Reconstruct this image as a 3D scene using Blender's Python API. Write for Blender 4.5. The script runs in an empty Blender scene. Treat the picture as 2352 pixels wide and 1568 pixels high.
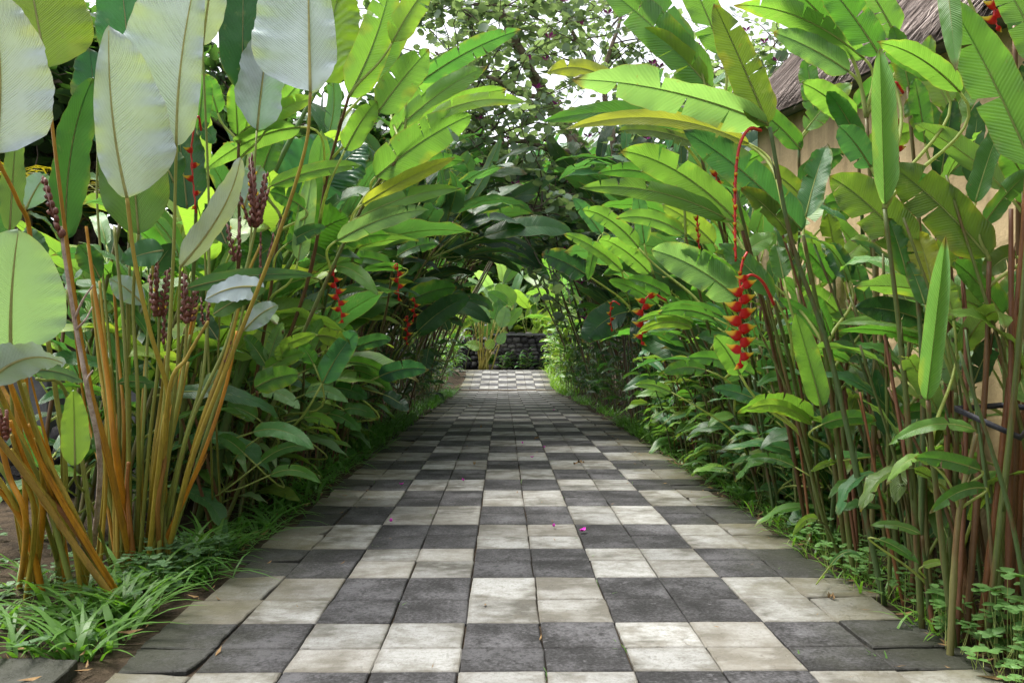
import bpy, math, random
from mathutils import Vector, Matrix, Euler
R = math.radians
sc = bpy.context.scene
col = sc.collection

# ------------------------------------------------------------------ camera
FPX, CX, CY = 1936.0, 1176.0, 784.0          # pixel focal length on the 2352 px wide picture
CAM_H = 1.10
cam_d = bpy.data.cameras.new('camera'); cam = bpy.data.objects.new('camera', cam_d); col.objects.link(cam)
cam_d.sensor_width = 36.0; cam_d.lens = 36.0 * FPX / 2352.0
cam_d.clip_start = 0.05; cam_d.clip_end = 2000
cam.location = (0, 0, CAM_H)
cam.rotation_euler = Euler((R(90 + 0.47), 0, R(-0.62)), 'XYZ')
sc.camera = cam
CROT = cam.rotation_euler.to_matrix()

# ------------------------------------------------------------------ light
SUN_EL, SUN_AZ = 66.0, -60.0                 # azimuth measured from +Y (down the path) towards +X
w = bpy.data.worlds.new('World'); sc.world = w; w.use_nodes = True
nt = w.node_tree; nt.nodes.clear()
sky = nt.nodes.new('ShaderNodeTexSky'); sky.sky_type = 'NISHITA'; sky.sun_disc = False
sky.sun_elevation = R(SUN_EL); sky.sun_rotation = R(SUN_AZ)
sky.air_density = 1.0; sky.dust_density = 4.0; sky.ozone_density = 1.0
bw = nt.nodes.new('ShaderNodeRGBToBW')
mixs = nt.nodes.new('ShaderNodeMix'); mixs.data_type = 'RGBA'; mixs.inputs[0].default_value = 0.82
bg = nt.nodes.new('ShaderNodeBackground'); bg.inputs['Strength'].default_value = 0.15
wo = nt.nodes.new('ShaderNodeOutputWorld')
nt.links.new(sky.outputs[0], bw.inputs[0]); nt.links.new(sky.outputs[0], mixs.inputs[6])
nt.links.new(bw.outputs[0], mixs.inputs[7]); nt.links.new(mixs.outputs[2], bg.inputs['Color'])
nt.links.new(bg.outputs[0], wo.inputs[0])
sd = bpy.data.lights.new('sun', 'SUN'); sun = bpy.data.objects.new('sun', sd); col.objects.link(sun)
sd.energy = 1.5; sd.angle = R(24); sd.color = (1.0, 0.96, 0.88)
sv = Vector((math.sin(R(SUN_AZ)) * math.cos(R(SUN_EL)), math.cos(R(SUN_AZ)) * math.cos(R(SUN_EL)), math.sin(R(SUN_EL))))
sun.rotation_euler = (-sv).to_track_quat('-Z', 'Y').to_euler()
sc.view_settings.view_transform = 'Standard'; sc.view_settings.look = 'None'
sc.view_settings.exposure = 1.82; sc.view_settings.gamma = 1.0
sc.cycles.max_bounces = 8; sc.cycles.diffuse_bounces = 4; sc.cycles.transmission_bounces = 6
sc.cycles.transparent_max_bounces = 8; sc.cycles.use_denoising = True
sc.cycles.caustics_reflective = False; sc.cycles.caustics_refractive = False

# ------------------------------------------------------------------ helpers
def gz(y):
    "height of the path and ground along its length: level, a slight dip, then a short ramp"
    if y < 9: return 0.0
    if y < 26.5: t = (y - 9) / 17.5; return -0.22 * t * t * (3 - 2 * t)
    if y < 31: return -0.22 + 0.47 * (y - 26.5) / 4.5
    return 0.25
def ray(px, py):
    return CROT @ Vector(((px - CX) / FPX, -(py - CY) / FPX, -1.0))
def at(px, py, Y):
    d = ray(px, py); return Vector((0, 0, CAM_H)) + d * (Y / d.y)
def gp(px, py):
    d = ray(px, py); return Vector((0, 0, CAM_H)) + d * (CAM_H / -d.z)
def m_per_px(Y): return Y / FPX
def lerp(a, b, t): return a + (b - a) * t
def bez(p, n):
    "points on a Bezier of any degree"
    out = []
    for i in range(n + 1):
        t = i / n; q = [Vector(v) for v in p]
        while len(q) > 1: q = [q[k].lerp(q[k + 1], t) for k in range(len(q) - 1)]
        out.append(q[0])
    return out
def smooth(p, n):
    "Catmull-Rom through the points, n steps per span"
    p = [Vector(v) for v in p]
    if len(p) == 2: return [p[0].lerp(p[1], i / n) for i in range(n + 1)]
    q = [p[0] * 2 - p[1]] + p + [p[-1] * 2 - p[-2]]
    out = []
    for k in range(1, len(q) - 2):
        a, b, c, d = q[k - 1:k + 3]
        for i in range(n):
            t = i / n
            out.append(0.5 * (2 * b + (c - a) * t + (2 * a - 5 * b + 4 * c - d) * t * t + (3 * b - 3 * c + d - a) * t ** 3))
    out.append(p[-1]); return out

class MB:
    def __init__(s): s.v = []; s.f = []; s.uv = []; s.m = []; s.c = []
    def face(s, idx, uvs=None, mat=0, c=None):
        s.f.append(tuple(idx)); s.m.append(mat)
        s.uv.extend(uvs if uvs else [(0.5, 0.5)] * len(idx)); s.c.extend([c or (1, 1, 1, 1)] * len(idx))
    def grid(s, rows, uvr, mat=0):
        "rows: list of equal-length lists of points"
        b = len(s.v); n = len(rows[0])
        for r in rows: s.v.extend(r)
        for i in range(len(rows) - 1):
            for j in range(n - 1):
                s.face((b + i * n + j, b + i * n + j + 1, b + (i + 1) * n + j + 1, b + (i + 1) * n + j),
                       (uvr[i][j], uvr[i][j + 1], uvr[i + 1][j + 1], uvr[i + 1][j]), mat)
    def tube(s, pts, rad, sides=6, mat=0, cap=True, c=None, flat=None):
        pts = [Vector(p) for p in pts]; n = len(pts); b = len(s.v)
        T = (pts[1] - pts[0]).normalized()
        a = T.orthogonal().normalized() if flat is None else (Vector(flat) - T * T.dot(Vector(flat))).normalized()
        L = 0.0
        ls = []
        for i in range(n):
            T = (pts[min(i + 1, n - 1)] - pts[max(i - 1, 0)])
            if T.length < 1e-9: T = Vector((0, 0, 1))
            T.normalize(); a = (a - T * T.dot(a))
            a = a.normalized() if a.length > 1e-6 else T.orthogonal().normalized()
            e = T.cross(a); r = rad[i] if hasattr(rad, '__len__') else rad
            if i: L += (pts[i] - pts[i - 1]).length
            ls.append(L)
            for k in range(sides):
                t = 2 * math.pi * k / sides
                s.v.append(pts[i] + (a * math.cos(t) + e * math.sin(t)) * r)
        for i in range(n - 1):
            for k in range(sides):
                k2 = (k + 1) % sides
                s.face((b + i * sides + k, b + i * sides + k2, b + (i + 1) * sides + k2, b + (i + 1) * sides + k),
                       ((k / sides, ls[i]), ((k + 1) / sides, ls[i]), ((k + 1) / sides, ls[i + 1]), (k / sides, ls[i + 1])), mat, c)
        if cap:
            s.face([b + k for k in range(sides)][::-1], None, mat, c)
            s.face([b + (n - 1) * sides + k for k in range(sides)], None, mat, c)
    def box(s, lo, hi, mat=0, c=None):
        b = len(s.v); (x0, y0, z0), (x1, y1, z1) = lo, hi
        s.v.extend(Vector(p) for p in ((x0, y0, z0), (x1, y0, z0), (x1, y1, z0), (x0, y1, z0), (x0, y0, z1), (x1, y0, z1), (x1, y1, z1), (x0, y1, z1)))
        for q in ((0, 3, 2, 1), (4, 5, 6, 7), (0, 1, 5, 4), (1, 2, 6, 5), (2, 3, 7, 6), (3, 0, 4, 7)):
            s.face([b + i for i in q], None, mat, c)
    def mesh(s, name, mats, smooth_=True):
        me = bpy.data.meshes.new(name)
        me.from_pydata([tuple(p) for p in s.v], [], s.f)
        for m in (mats if isinstance(mats, (list, tuple)) else [mats]): me.materials.append(m)
        me.polygons.foreach_set('material_index', s.m)
        me.polygons.foreach_set('use_smooth', [smooth_] * len(s.f))
        ul = me.uv_layers.new(name='UVMap'); ul.data.foreach_set('uv', [x for p in s.uv for x in p])
        ca = me.color_attributes.new('tint', 'FLOAT_COLOR', 'CORNER'); ca.data.foreach_set('color', [x for p in s.c for x in p])
        me.update(); return me
    def build(s, name, mats, parent=None, smooth_=True):
        return link(name, s.mesh(name, mats, smooth_), parent)
def link(name, me, parent=None):
    o = bpy.data.objects.new(name, me); col.objects.link(o)
    if parent is not None: o.parent = parent
    return o
def tag(o, label=None, cat=None, group=None, kind=None):
    if label: o['label'] = label
    if cat: o['category'] = cat
    if group: o['group'] = group
    if kind: o['kind'] = kind
    return o
def thing(name, loc, label, cat, group=None):
    o = bpy.data.objects.new(name, None); col.objects.link(o); o.location = loc; o.empty_display_size = 0.05
    return tag(o, label, cat, group)
def copy_tree(o, parent=None):
    c = o.copy(); col.objects.link(c); c.parent = parent
    for ch in list(o.children): copy_tree(ch, c)
    return c

# ------------------------------------------------------------------ materials
class NT:
    def __init__(s, name):
        s.mat = bpy.data.materials.new(name); s.mat.use_nodes = True; s.t = s.mat.node_tree; s.t.nodes.clear()
        s.out = s.n('OutputMaterial')
    def n(s, typ, **kw):
        nd = s.t.nodes.new('ShaderNode' + typ)
        for k, v in kw.items(): setattr(nd, k, v)
        return nd
    def l(s, a, b): s.t.links.new(a, b)
    def setin(s, sock, v):
        if hasattr(v, 'is_output') or isinstance(v, bpy.types.NodeSocket): s.l(v, sock)
        else: sock.default_value = v
    def math(s, op, a, b=0.0, c=0.0):
        nd = s.n('Math', operation=op); s.setin(nd.inputs[0], a); s.setin(nd.inputs[1], b); s.setin(nd.inputs[2], c); return nd.outputs[0]
    def mix(s, f, a, b, mode='MIX'):
        nd = s.n('Mix', data_type='RGBA', blend_type=mode); s.setin(nd.inputs[0], f); s.setin(nd.inputs[6], a); s.setin(nd.inputs[7], b); return nd.outputs[2]
    def noise(s, vec, scale, detail=4, rough=0.55):
        nd = s.n('TexNoise'); s.l(vec, nd.inputs['Vector']); nd.inputs['Scale'].default_value = scale
        nd.inputs['Detail'].default_value = detail; nd.inputs['Roughness'].default_value = rough; return nd.outputs[0]
    def ramp(s, f, stops):
        nd = s.n('ValToRGB'); s.l(f, nd.inputs[0]); e = nd.color_ramp.elements
        while len(e) < len(stops): e.new(0.5)
        for k, (p, c) in enumerate(stops):
            e[k].position = p; e[k].color = c if len(c) == 4 else (*c, 1)
        return nd.outputs[0]
    def rng(s, v, a, b, c=0.0, d=1.0):
        nd = s.n('MapRange'); s.setin(nd.inputs[0], v)
        for k, x in enumerate((a, b, c, d)): nd.inputs[k + 1].default_value = x
        return nd.outputs[0]
    def bump(s, h, strength=0.3, dist=0.01):
        nd = s.n('Bump'); s.l(h, nd.inputs['Height']); nd.inputs['Strength'].default_value = strength; nd.inputs['Distance'].default_value = dist; return nd.outputs[0]
    def bsdf(s, colr, rough=0.6, spec=0.4, nrm=None):
        nd = s.n('BsdfPrincipled'); s.setin(nd.inputs['Base Color'], colr); s.setin(nd.inputs['Roughness'], rough)
        nd.inputs['Specular IOR Level'].default_value = spec
        if nrm is not None: s.l(nrm, nd.inputs['Normal'])
        return nd.outputs[0]
    def end(s, sh): s.l(sh, s.out.inputs[0]); return s.mat
    def coords(s):
        if not hasattr(s, '_c'): s._c = s.n('TexCoord')
        return s._c
    def jit(s):
        "object coordinates shifted by the object's own random number"
        oi = s.n('ObjectInfo'); s.oi = oi
        vm = s.n('VectorMath', operation='ADD'); s.l(s.coords().outputs['Object'], vm.inputs[0])
        cb = s.n('CombineXYZ'); r = s.math('MULTIPLY', oi.outputs['Random'], 37.0)
        for k in range(3): s.l(r, cb.inputs[k])
        s.l(cb.outputs[0], vm.inputs[1]); return vm.outputs[0]

def leaf_mat(name, veins=46, slant=9, bump=0.25, under=(0.3, 0.4, 0.3), under_amt=0.3, rough=0.38, trans=0.42, spots=1.0, rib=0.10, urib=0.0):
    m = NT(name); P = m.jit(); oi = m.oi
    sep = m.n('SeparateXYZ'); m.l(m.coords().outputs['UV'], sep.inputs[0])
    u = m.math('ABSOLUTE', m.math('SUBTRACT', sep.outputs[0], 0.5))                # 0 midrib .. 0.5 edge
    nd = m.noise(P, 6.0, 2)
    t = m.math('ADD', m.math('SUBTRACT', m.math('MULTIPLY', sep.outputs[1], veins), m.math('MULTIPLY', u, slant)), m.math('MULTIPLY', nd, 1.6))
    s1 = m.math('SINE', m.math('MULTIPLY', t, 6.2832))
    s2 = m.math('SINE', m.math('MULTIPLY', t, 6.2832 * 0.37))
    v = m.math('MULTIPLY', m.math('ADD', m.math('MULTIPLY', s1, 0.6), m.math('MULTIPLY', s2, 0.4)), m.rng(m.noise(P, 9.0, 3), 0.36, 0.62, 0.15, 1.25))    # -1..1
    base = oi.outputs['Color']
    n1 = m.noise(P, 5.0, 3); n2 = m.noise(P, 38.0, 2)
    # broad mottling and vein lines that belong to the leaf
    val = m.math('ADD', m.math('ADD', 0.78, m.math('MULTIPLY', n1, 0.44)), m.math('MULTIPLY', v, rib))
    c = m.mix(1.0, base, val, 'MULTIPLY')
    yel = m.math('MULTIPLY', m.rng(m.math('ADD', n1, m.math('MULTIPLY', u, 0.55)), 0.80, 0.98), 0.45 * spots)
    c = m.mix(yel, c, (0.36, 0.34, 0.03, 1))
    sp = m.math('MULTIPLY', m.rng(n2, 0.70, 0.76), 0.5 * spots)
    c = m.mix(sp, c, (0.16, 0.12, 0.04, 1))
    edge = m.math('MULTIPLY', m.rng(m.math('ADD', u, m.math('MULTIPLY', n2, 0.03)), 0.495, 0.515), 0.55 * spots)
    c = m.mix(edge, c, (0.22, 0.15, 0.05, 1))
    tipn = m.math('MULTIPLY', m.rng(m.math('ADD', sep.outputs[1], m.math('MULTIPLY', n1, 0.30)), 1.09, 1.15), 0.75 * spots)
    c = m.mix(tipn, c, (0.13, 0.075, 0.025, 1))
    n3 = m.noise(P, 16.0, 4, 0.7)
    c = m.mix(m.math('MULTIPLY', m.rng(n3, 0.60, 0.72), 0.30), c, (0.20, 0.24, 0.12, 1))
    geo = m.n('NewGeometry')
    cf = m.mix(m.math('MULTIPLY', m.math('MULTIPLY', geo.outputs['Backfacing'], under_amt), m.rng(m.math('ADD', m.math('MULTIPLY', n3, 0.5), m.math('MULTIPLY', n1, 0.5)), 0.42, 0.66, 1.0, 0.76)), c, (*under, 1))
    if urib: cf = m.mix(1.0, cf, m.math('ADD', 1.0 - urib * 0.6, m.math('MULTIPLY', v, urib)), 'MULTIPLY')
    bp = m.bump(m.math('ADD', v, m.math('MULTIPLY', n1, 1.2)), bump, 0.004)
    pr = m.bsdf(cf, m.math('ADD', rough - 0.10, m.math('MULTIPLY', n3, 0.22)), 0.5, bp)
    tc = m.mix(1.0, c, (1.85, 1.80, 0.80, 1), 'MULTIPLY')
    tr = m.n('BsdfTranslucent'); m.l(tc, tr.inputs[0])
    mx = m.n('MixShader'); mx.inputs[0].default_value = trans; m.l(pr, mx.inputs[1]); m.l(tr.outputs[0], mx.inputs[2])
    return m.end(mx.outputs[0])
M = {}
M['helic'] = leaf_mat('heliconia_leaf', 44, 7, 0.45, (0.34, 0.46, 0.30), 0.35, rib=0.09)
M['calat'] = leaf_mat('calathea_leaf', 60, 30, 0.6, (0.58, 0.68, 0.70), 0.97, 0.5, 0.2, 0.5, rib=0.11, urib=0.07)
M['alocasia'] = leaf_mat('alocasia_leaf', 11, 5, 0.9, (0.3, 0.4, 0.35), 0.3, 0.32, 0.25, 0.3, rib=0.2)
M['ginger'] = leaf_mat('ginger_leaf', 22, 8, 0.2, (0.25, 0.36, 0.25), 0.3, 0.36, 0.36, 0.6, rib=0.08)
M['tree_leaf'] = leaf_mat('orchid_tree_leaf', 5, 8, 0.2, (0.16, 0.22, 0.17), 0.35, 0.4, 0.45, 0.3, rib=0.1)
M['grass'] = leaf_mat('grass_blade', 2, 0, 0.0, (0.2, 0.3, 0.1), 0.1, 0.42, 0.4, 0.3, rib=0.03)

def cane_mat(name, brown=0.5, ring=True):
    m = NT(name); P = m.jit(); oi = m.oi
    mp = m.n('Mapping'); m.l(P, mp.inputs[0]); mp.inputs['Scale'].default_value = (9, 9, 1.6)
    n1 = m.noise(mp.outputs[0], 2.2, 4); n2 = m.noise(P, 60, 3)
    mp2 = m.n('Mapping'); m.l(P, mp2.inputs[0]); mp2.inputs['Scale'].default_value = (160, 160, 3)
    n3 = m.noise(mp2.outputs[0], 1.0, 2)
    c = m.mix(m.math('MULTIPLY', m.rng(n1, 0.50, 0.64), brown), oi.outputs['Color'], (0.115, 0.05, 0.024, 1))
    c = m.mix(m.math('MULTIPLY', m.rng(n1, 0.30, 0.24), 0.45), c, (0.32, 0.26, 0.17, 1))
    c = m.mix(1.0, c, m.math('ADD', 0.62, m.math('MULTIPLY', m.math('ADD', n3, n2), 0.38)), 'MULTIPLY')
    return m.end(m.bsdf(c, 0.45, 0.35, m.bump(m.math('ADD', n3, n2), 0.25, 0.004)))
M['cane'] = cane_mat('cane_skin', 0.75)
M['stalk'] = cane_mat('calathea_stalk', 0.30)
def rib_mat(name, c):
    m = NT(name); oi = m.n('ObjectInfo'); k = m.mix(0.85, oi.outputs['Color'], (*c, 1))
    n = m.noise(m.coords().outputs['Object'], 30, 3); k = m.mix(1.0, k, m.math('ADD', 0.7, m.math('MULTIPLY', n, 0.6)), 'MULTIPLY')
    tr = m.n('BsdfTranslucent'); m.l(k, tr.inputs[0]); mx = m.n('MixShader'); mx.inputs[0].default_value = 0.55; m.l(m.bsdf(k, 0.45, 0.3), mx.inputs[1]); m.l(tr.outputs[0], mx.inputs[2])
    return m.end(mx.outputs[0])
M['rib'] = rib_mat('leaf_rib', (0.46, 0.52, 0.17))
M['ribpale'] = rib_mat('calathea_rib', (0.60, 0.55, 0.26))

def flat_mat(name, c1, c2, scale=20, rough=0.6, bump=0.3, spec=0.3, dist=0.01, detail=5):
    m = NT(name); P = m.jit(); n = m.noise(P, scale, detail); n2 = m.noise(P, scale * 6, 3)
    c = m.ramp(m.math('ADD', m.math('MULTIPLY', n, 0.7), m.math('MULTIPLY', n2, 0.3)), [(0.32, c1), (0.68, c2)])
    return m.end(m.bsdf(c, rough, spec, m.bump(m.math('ADD', n, m.math('MULTIPLY', n2, 0.5)), bump, dist)))
M['soil'] = flat_mat('soil', (0.018, 0.014, 0.010), (0.075, 0.055, 0.036), 9, 0.95, 0.8, 0.1, 0.03)
M['bark'] = flat_mat('tree_bark', (0.10, 0.075, 0.05), (0.34, 0.27, 0.20), 14, 0.85, 0.6, 0.2)
M['twig'] = flat_mat('twig_bark', (0.05, 0.04, 0.03), (0.13, 0.10, 0.075), 14, 0.85, 0.3, 0.2)
M['concrete'] = flat_mat('grey_stone', (0.10, 0.10, 0.105), (0.2, 0.2, 0.2), 8, 0.85, 0.4, 0.2)
M['darkwood'] = flat_mat('dark_timber', (0.012, 0.009, 0.007), (0.05, 0.035, 0.025), 12, 0.7, 0.3, 0.2)
M['strap'] = flat_mat('black_rubber', (0.012, 0.012, 0.016), (0.05, 0.05, 0.065), 60, 0.5, 0.4, 0.4)
M['lamp'] = flat_mat('lamp_metal', (0.02, 0.02, 0.026), (0.045, 0.045, 0.055), 25, 0.45, 0.1, 0.5)
M['petal'] = flat_mat('pink_petal', (0.5, 0.02, 0.36), (0.75, 0.09, 0.6), 30, 0.6, 0.1)
M['dry'] = flat_mat('dry_leaf', (0.10, 0.055, 0.025), (0.30, 0.19, 0.08), 30, 0.8, 0.3)
M['deadwood'] = flat_mat('dead_stalk', (0.16, 0.10, 0.07), (0.5, 0.40, 0.34), 24, 0.8, 0.5)
M['cigar'] = flat_mat('calathea_bract', (0.06, 0.018, 0.014), (0.21, 0.075, 0.05), 45, 0.45, 0.5, 0.4, 0.006)
M['cigar_flower'] = flat_mat('calathea_flower', (0.6, 0.38, 0.02), (0.75, 0.55, 0.05), 40, 0.5, 0.1)
M['peduncle'] = flat_mat('red_flower_stalk', (0.30, 0.012, 0.012), (0.52, 0.03, 0.02), 30, 0.4, 0.1, 0.4)
M['yellow_tip'] = flat_mat('bract_tip', (0.65, 0.35, 0.02), (0.8, 0.58, 0.06), 50, 0.4, 0.1, 0.4)

# bract: red boat with a yellow lip, painted on by its own UV as on the real flower
def bract_mat():
    m = NT('heliconia_bract'); sep = m.n('SeparateXYZ'); m.l(m.coords().outputs['UV'], sep.inputs[0])
    n = m.noise(m.jit(), 40, 3)
    tt = m.math('ADD', m.math('MULTIPLY', sep.outputs[1], 0.80), m.math('ADD', m.math('MULTIPLY', m.math('ABSOLUTE', m.math('SUBTRACT', sep.outputs[0], 0.5)), 0.70), m.math('MULTIPLY', n, 0.12)))
    c = m.ramp(tt, [(0.0, (0.42, 0.006, 0.006)), (0.62, (0.42, 0.006, 0.005)), (0.76, (0.70, 0.36, 0.02)), (1.0, (0.55, 0.52, 0.06))])
    return m.end(m.bsdf(c, 0.33, 0.45))
M['bract'] = bract_mat()

def stucco():
    m = NT('ochre_stucco'); P = m.coords().outputs['Object']
    n = m.noise(P, 1.3, 5); f = m.noise(P, 55, 6, 0.65)
    mp = m.n('Mapping'); m.l(P, mp.inputs[0]); mp.inputs['Rotation'].default_value = (0.5, 0.2, 0.6); mp.inputs['Scale'].default_value = (7, 5, 9)
    tro = m.noise(mp.outputs[0], 1.0, 4, 0.6)
    c = m.ramp(n, [(0.3, (0.36, 0.26, 0.14)), (0.7, (0.54, 0.41, 0.245))])
    mp3 = m.n('Mapping'); m.l(P, mp3.inputs[0]); mp3.inputs['Scale'].default_value = (4, 4, 0.35)
    st = m.noise(mp3.outputs[0], 1.5, 4)
    c = m.mix(m.math('MULTIPLY', m.rng(st, 0.50, 0.68), 0.6), c, (0.23, 0.165, 0.095, 1))
    c = m.mix(1.0, c, m.math('ADD', 0.80, m.math('MULTIPLY', f, 0.4)), 'MULTIPLY')
    sz = m.n('SeparateXYZ'); m.l(P, sz.inputs[0])
    damp = m.math('MULTIPLY', m.rng(m.math('ADD', sz.outputs[2], m.math('MULTIPLY', st, -0.5)), 0.12, -0.2), 0.6)
    c = m.mix(damp, c, (0.10, 0.085, 0.055, 1))
    h = m.math('ADD', m.math('MULTIPLY', f, 0.5), m.math('MULTIPLY', m.rng(tro, 0.45, 0.7), 1.0))
    return m.end(m.bsdf(c, 0.92, 0.15, m.bump(h, 0.45, 0.010)))
M['stucco'] = stucco()
def thatch():
    m = NT('thatch_straw'); oi = m.n('ObjectInfo'); at_ = m.n('Attribute'); at_.attribute_name = 'tint'
    n = m.noise(m.coords().outputs['Object'], 30, 3)
    c = m.ramp(m.math('ADD', m.math('MULTIPLY', at_.outputs['Fac'], 0.8), m.math('MULTIPLY', n, 0.2)), [(0.05, (0.06, 0.048, 0.042)), (0.5, (0.26, 0.21, 0.185)), (0.9, (0.50, 0.43, 0.39))])
    return m.end(m.bsdf(c, 0.9, 0.1))
M['thatch'] = thatch()
def lava():
    m = NT('lava_stone'); at_ = m.n('Attribute'); at_.attribute_name = 'tint'; P = m.coords().outputs['Object']
    n = m.noise(P, 9, 6, 0.7); n2 = m.noise(P, 60, 4, 0.7)
    c = m.ramp(m.math('ADD', m.math('MULTIPLY', n, 0.5), m.math('MULTIPLY', at_.outputs['Fac'], 0.5)), [(0.25, (0.022, 0.021, 0.023)), (0.6, (0.085, 0.08, 0.08)), (0.85, (0.24, 0.22, 0.20))])
    c = m.mix(m.math('MULTIPLY', m.rng(n2, 0.55, 0.7), 0.5), c, (0.015, 0.015, 0.016, 1))
    return m.end(m.bsdf(c, 0.9, 0.2, m.bump(m.math('ADD', n, n2), 0.9, 0.02)))
M['lava'] = lava()

def paver():
    m = NT('paving_stone'); at_ = m.n('Attribute'); at_.attribute_name = 'tint'
    sp = m.n('SeparateColor'); m.l(at_.outputs['Color'], sp.inputs[0])
    kind, r1, r2 = sp.outputs
    P = m.coords().outputs['Object']
    off = m.n('VectorMath', operation='ADD'); cb = m.n('CombineXYZ')
    for k in range(3): m.l(m.math('MULTIPLY', r1 if k else r2, 13.0), cb.inputs[k])
    m.l(P, off.inputs[0]); m.l(cb.outputs[0], off.inputs[1]); Q = off.outputs[0]
    big = m.noise(Q, 3.2, 5, 0.6); fine = m.noise(Q, 70, 5, 0.7)
    mp = m.n('Mapping'); m.l(Q, mp.inputs[0]); mp.inputs['Scale'].default_value = (9, 22, 6)
    streak = m.noise(mp.outputs[0], 1.0, 4, 0.6)
    pit = m.noise(Q, 27, 4, 0.65)
    white = m.ramp(m.math('ADD', m.math('MULTIPLY', big, 0.72), m.math('MULTIPLY', streak, 0.28)), [(0.41, (0.085, 0.080, 0.068)), (0.48, (0.190, 0.187, 0.172)), (0.56, (0.275, 0.276, 0.266))])
    white = m.mix(m.math('MULTIPLY', m.rng(fine, 0.50, 0.60), 0.45), white, (0.135, 0.128, 0.108, 1))
    blot = m.noise(Q, 8.0, 6, 0.7)
    white = m.mix(m.math('MULTIPLY', m.rng(blot, 0.50, 0.64), 0.60), white, (0.115, 0.105, 0.085, 1))
    white = m.mix(m.math('MULTIPLY', m.rng(pit, 0.64, 0.70), 0.6), white, (0.13, 0.12, 0.10, 1))
    white = m.mix(m.math('MULTIPLY', m.rng(r2, 0.6, 1.0), 0.35), white, (0.21, 0.190, 0.155, 1))
    dark = m.ramp(m.math('ADD', m.math('MULTIPLY', big, 0.55), m.math('MULTIPLY', fine, 0.45)), [(0.42, (0.011, 0.0105, 0.011)), (0.5, (0.037, 0.0355, 0.0375)), (0.58, (0.085, 0.083, 0.088))])
    dark = m.mix(m.math('MULTIPLY', m.rng(pit, 0.56, 0.66), 0.8), dark, (0.016, 0.015, 0.016, 1))
    dark = m.mix(m.math('MULTIPLY', m.rng(pit, 0.38, 0.28), 0.6), dark, (0.15, 0.148, 0.155, 1))
    c = m.mix(kind, dark, white)
    c = m.mix(1.0, c, m.math('ADD', 0.78, m.math('MULTIPLY', r1, 0.42)), 'MULTIPLY')
    # moss and damp soil that creep in from both edges
    sx = m.n('SeparateXYZ'); m.l(P, sx.inputs[0])
    e = m.math('SUBTRACT', m.math('ABSOLUTE', m.math('SUBTRACT', sx.outputs[0], 0.15)), 0.0)
    mossn = m.noise(P, 2.4, 5, 0.65)
    moss = m.math('MULTIPLY', m.rng(m.math('ADD', e, m.math('MULTIPLY', mossn, 1.1)), 1.50, 2.0), 0.72)
    c = m.mix(moss, c, m.mix(kind, (0.030, 0.032, 0.018, 1), (0.105, 0.095, 0.048, 1)))
    # dirt gathered along each stone's rim
    sv_ = m.n('SeparateXYZ'); m.l(m.coords().outputs['UV'], sv_.inputs[0])
    ru = m.math('ABSOLUTE', m.math('SUBTRACT', sv_.outputs[0], 0.5)); rv = m.math('ABSOLUTE', m.math('SUBTRACT', sv_.outputs[1], 0.5))
    rim = m.math('MULTIPLY', m.rng(m.math('ADD', m.math('MAXIMUM', ru, rv), m.math('MULTIPLY', big, 0.12)), 0.50, 0.60), 0.55)
    c = m.mix(rim, c, m.mix(kind, (0.022, 0.020, 0.018, 1), (0.105, 0.088, 0.062, 1)))
    h = m.math('ADD', m.math('MULTIPLY', fine, 0.5), m.math('ADD', m.math('MULTIPLY', streak, 0.7), m.math('MULTIPLY', m.rng(pit, 0.7, 0.55), 0.5)))
    return m.end(m.bsdf(c, 0.72, 0.3, m.bump(h, 0.8, 0.008)))
M['paver'] = paver()
# ------------------------------------------------------------------ ground and path
def build_ground():
    mb = MB(); xs = [-300, -60, -14, -8, -5, -3.4, -2.6, -2.2, -1.85, -1.6, -1.3, 0.15, 1.6, 1.9, 2.2, 2.7, 3.4, 5, 9, 20, 60, 300]
    ys = [-60, -8, -2, 0, 1] + [1.5 + 0.25 * i for i in range(34)] + [11 + i for i in range(0, 30)] + [45, 60, 100, 300, 900]
    r = random.Random(3); rows = []; uvs = []
    for y in ys:
        row = []
        for x in xs:
            d = max(0.0, abs(x - 0.15) - 1.5)
            z = gz(min(y, 60)) - 0.05 + (r.uniform(-0.015, 0.03) + min(0.10, 0.10 * d) if d > 0.05 else 0.034)
            if y > 34: z = 0.2
            row.append(Vector((x, y, z)))
        rows.append(row); uvs.append([(0, 0)] * len(xs))
    mb.grid(rows, uvs); o = mb.build('ground', M['soil']); tag(o, kind='structure'); return o
build_ground()

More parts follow.
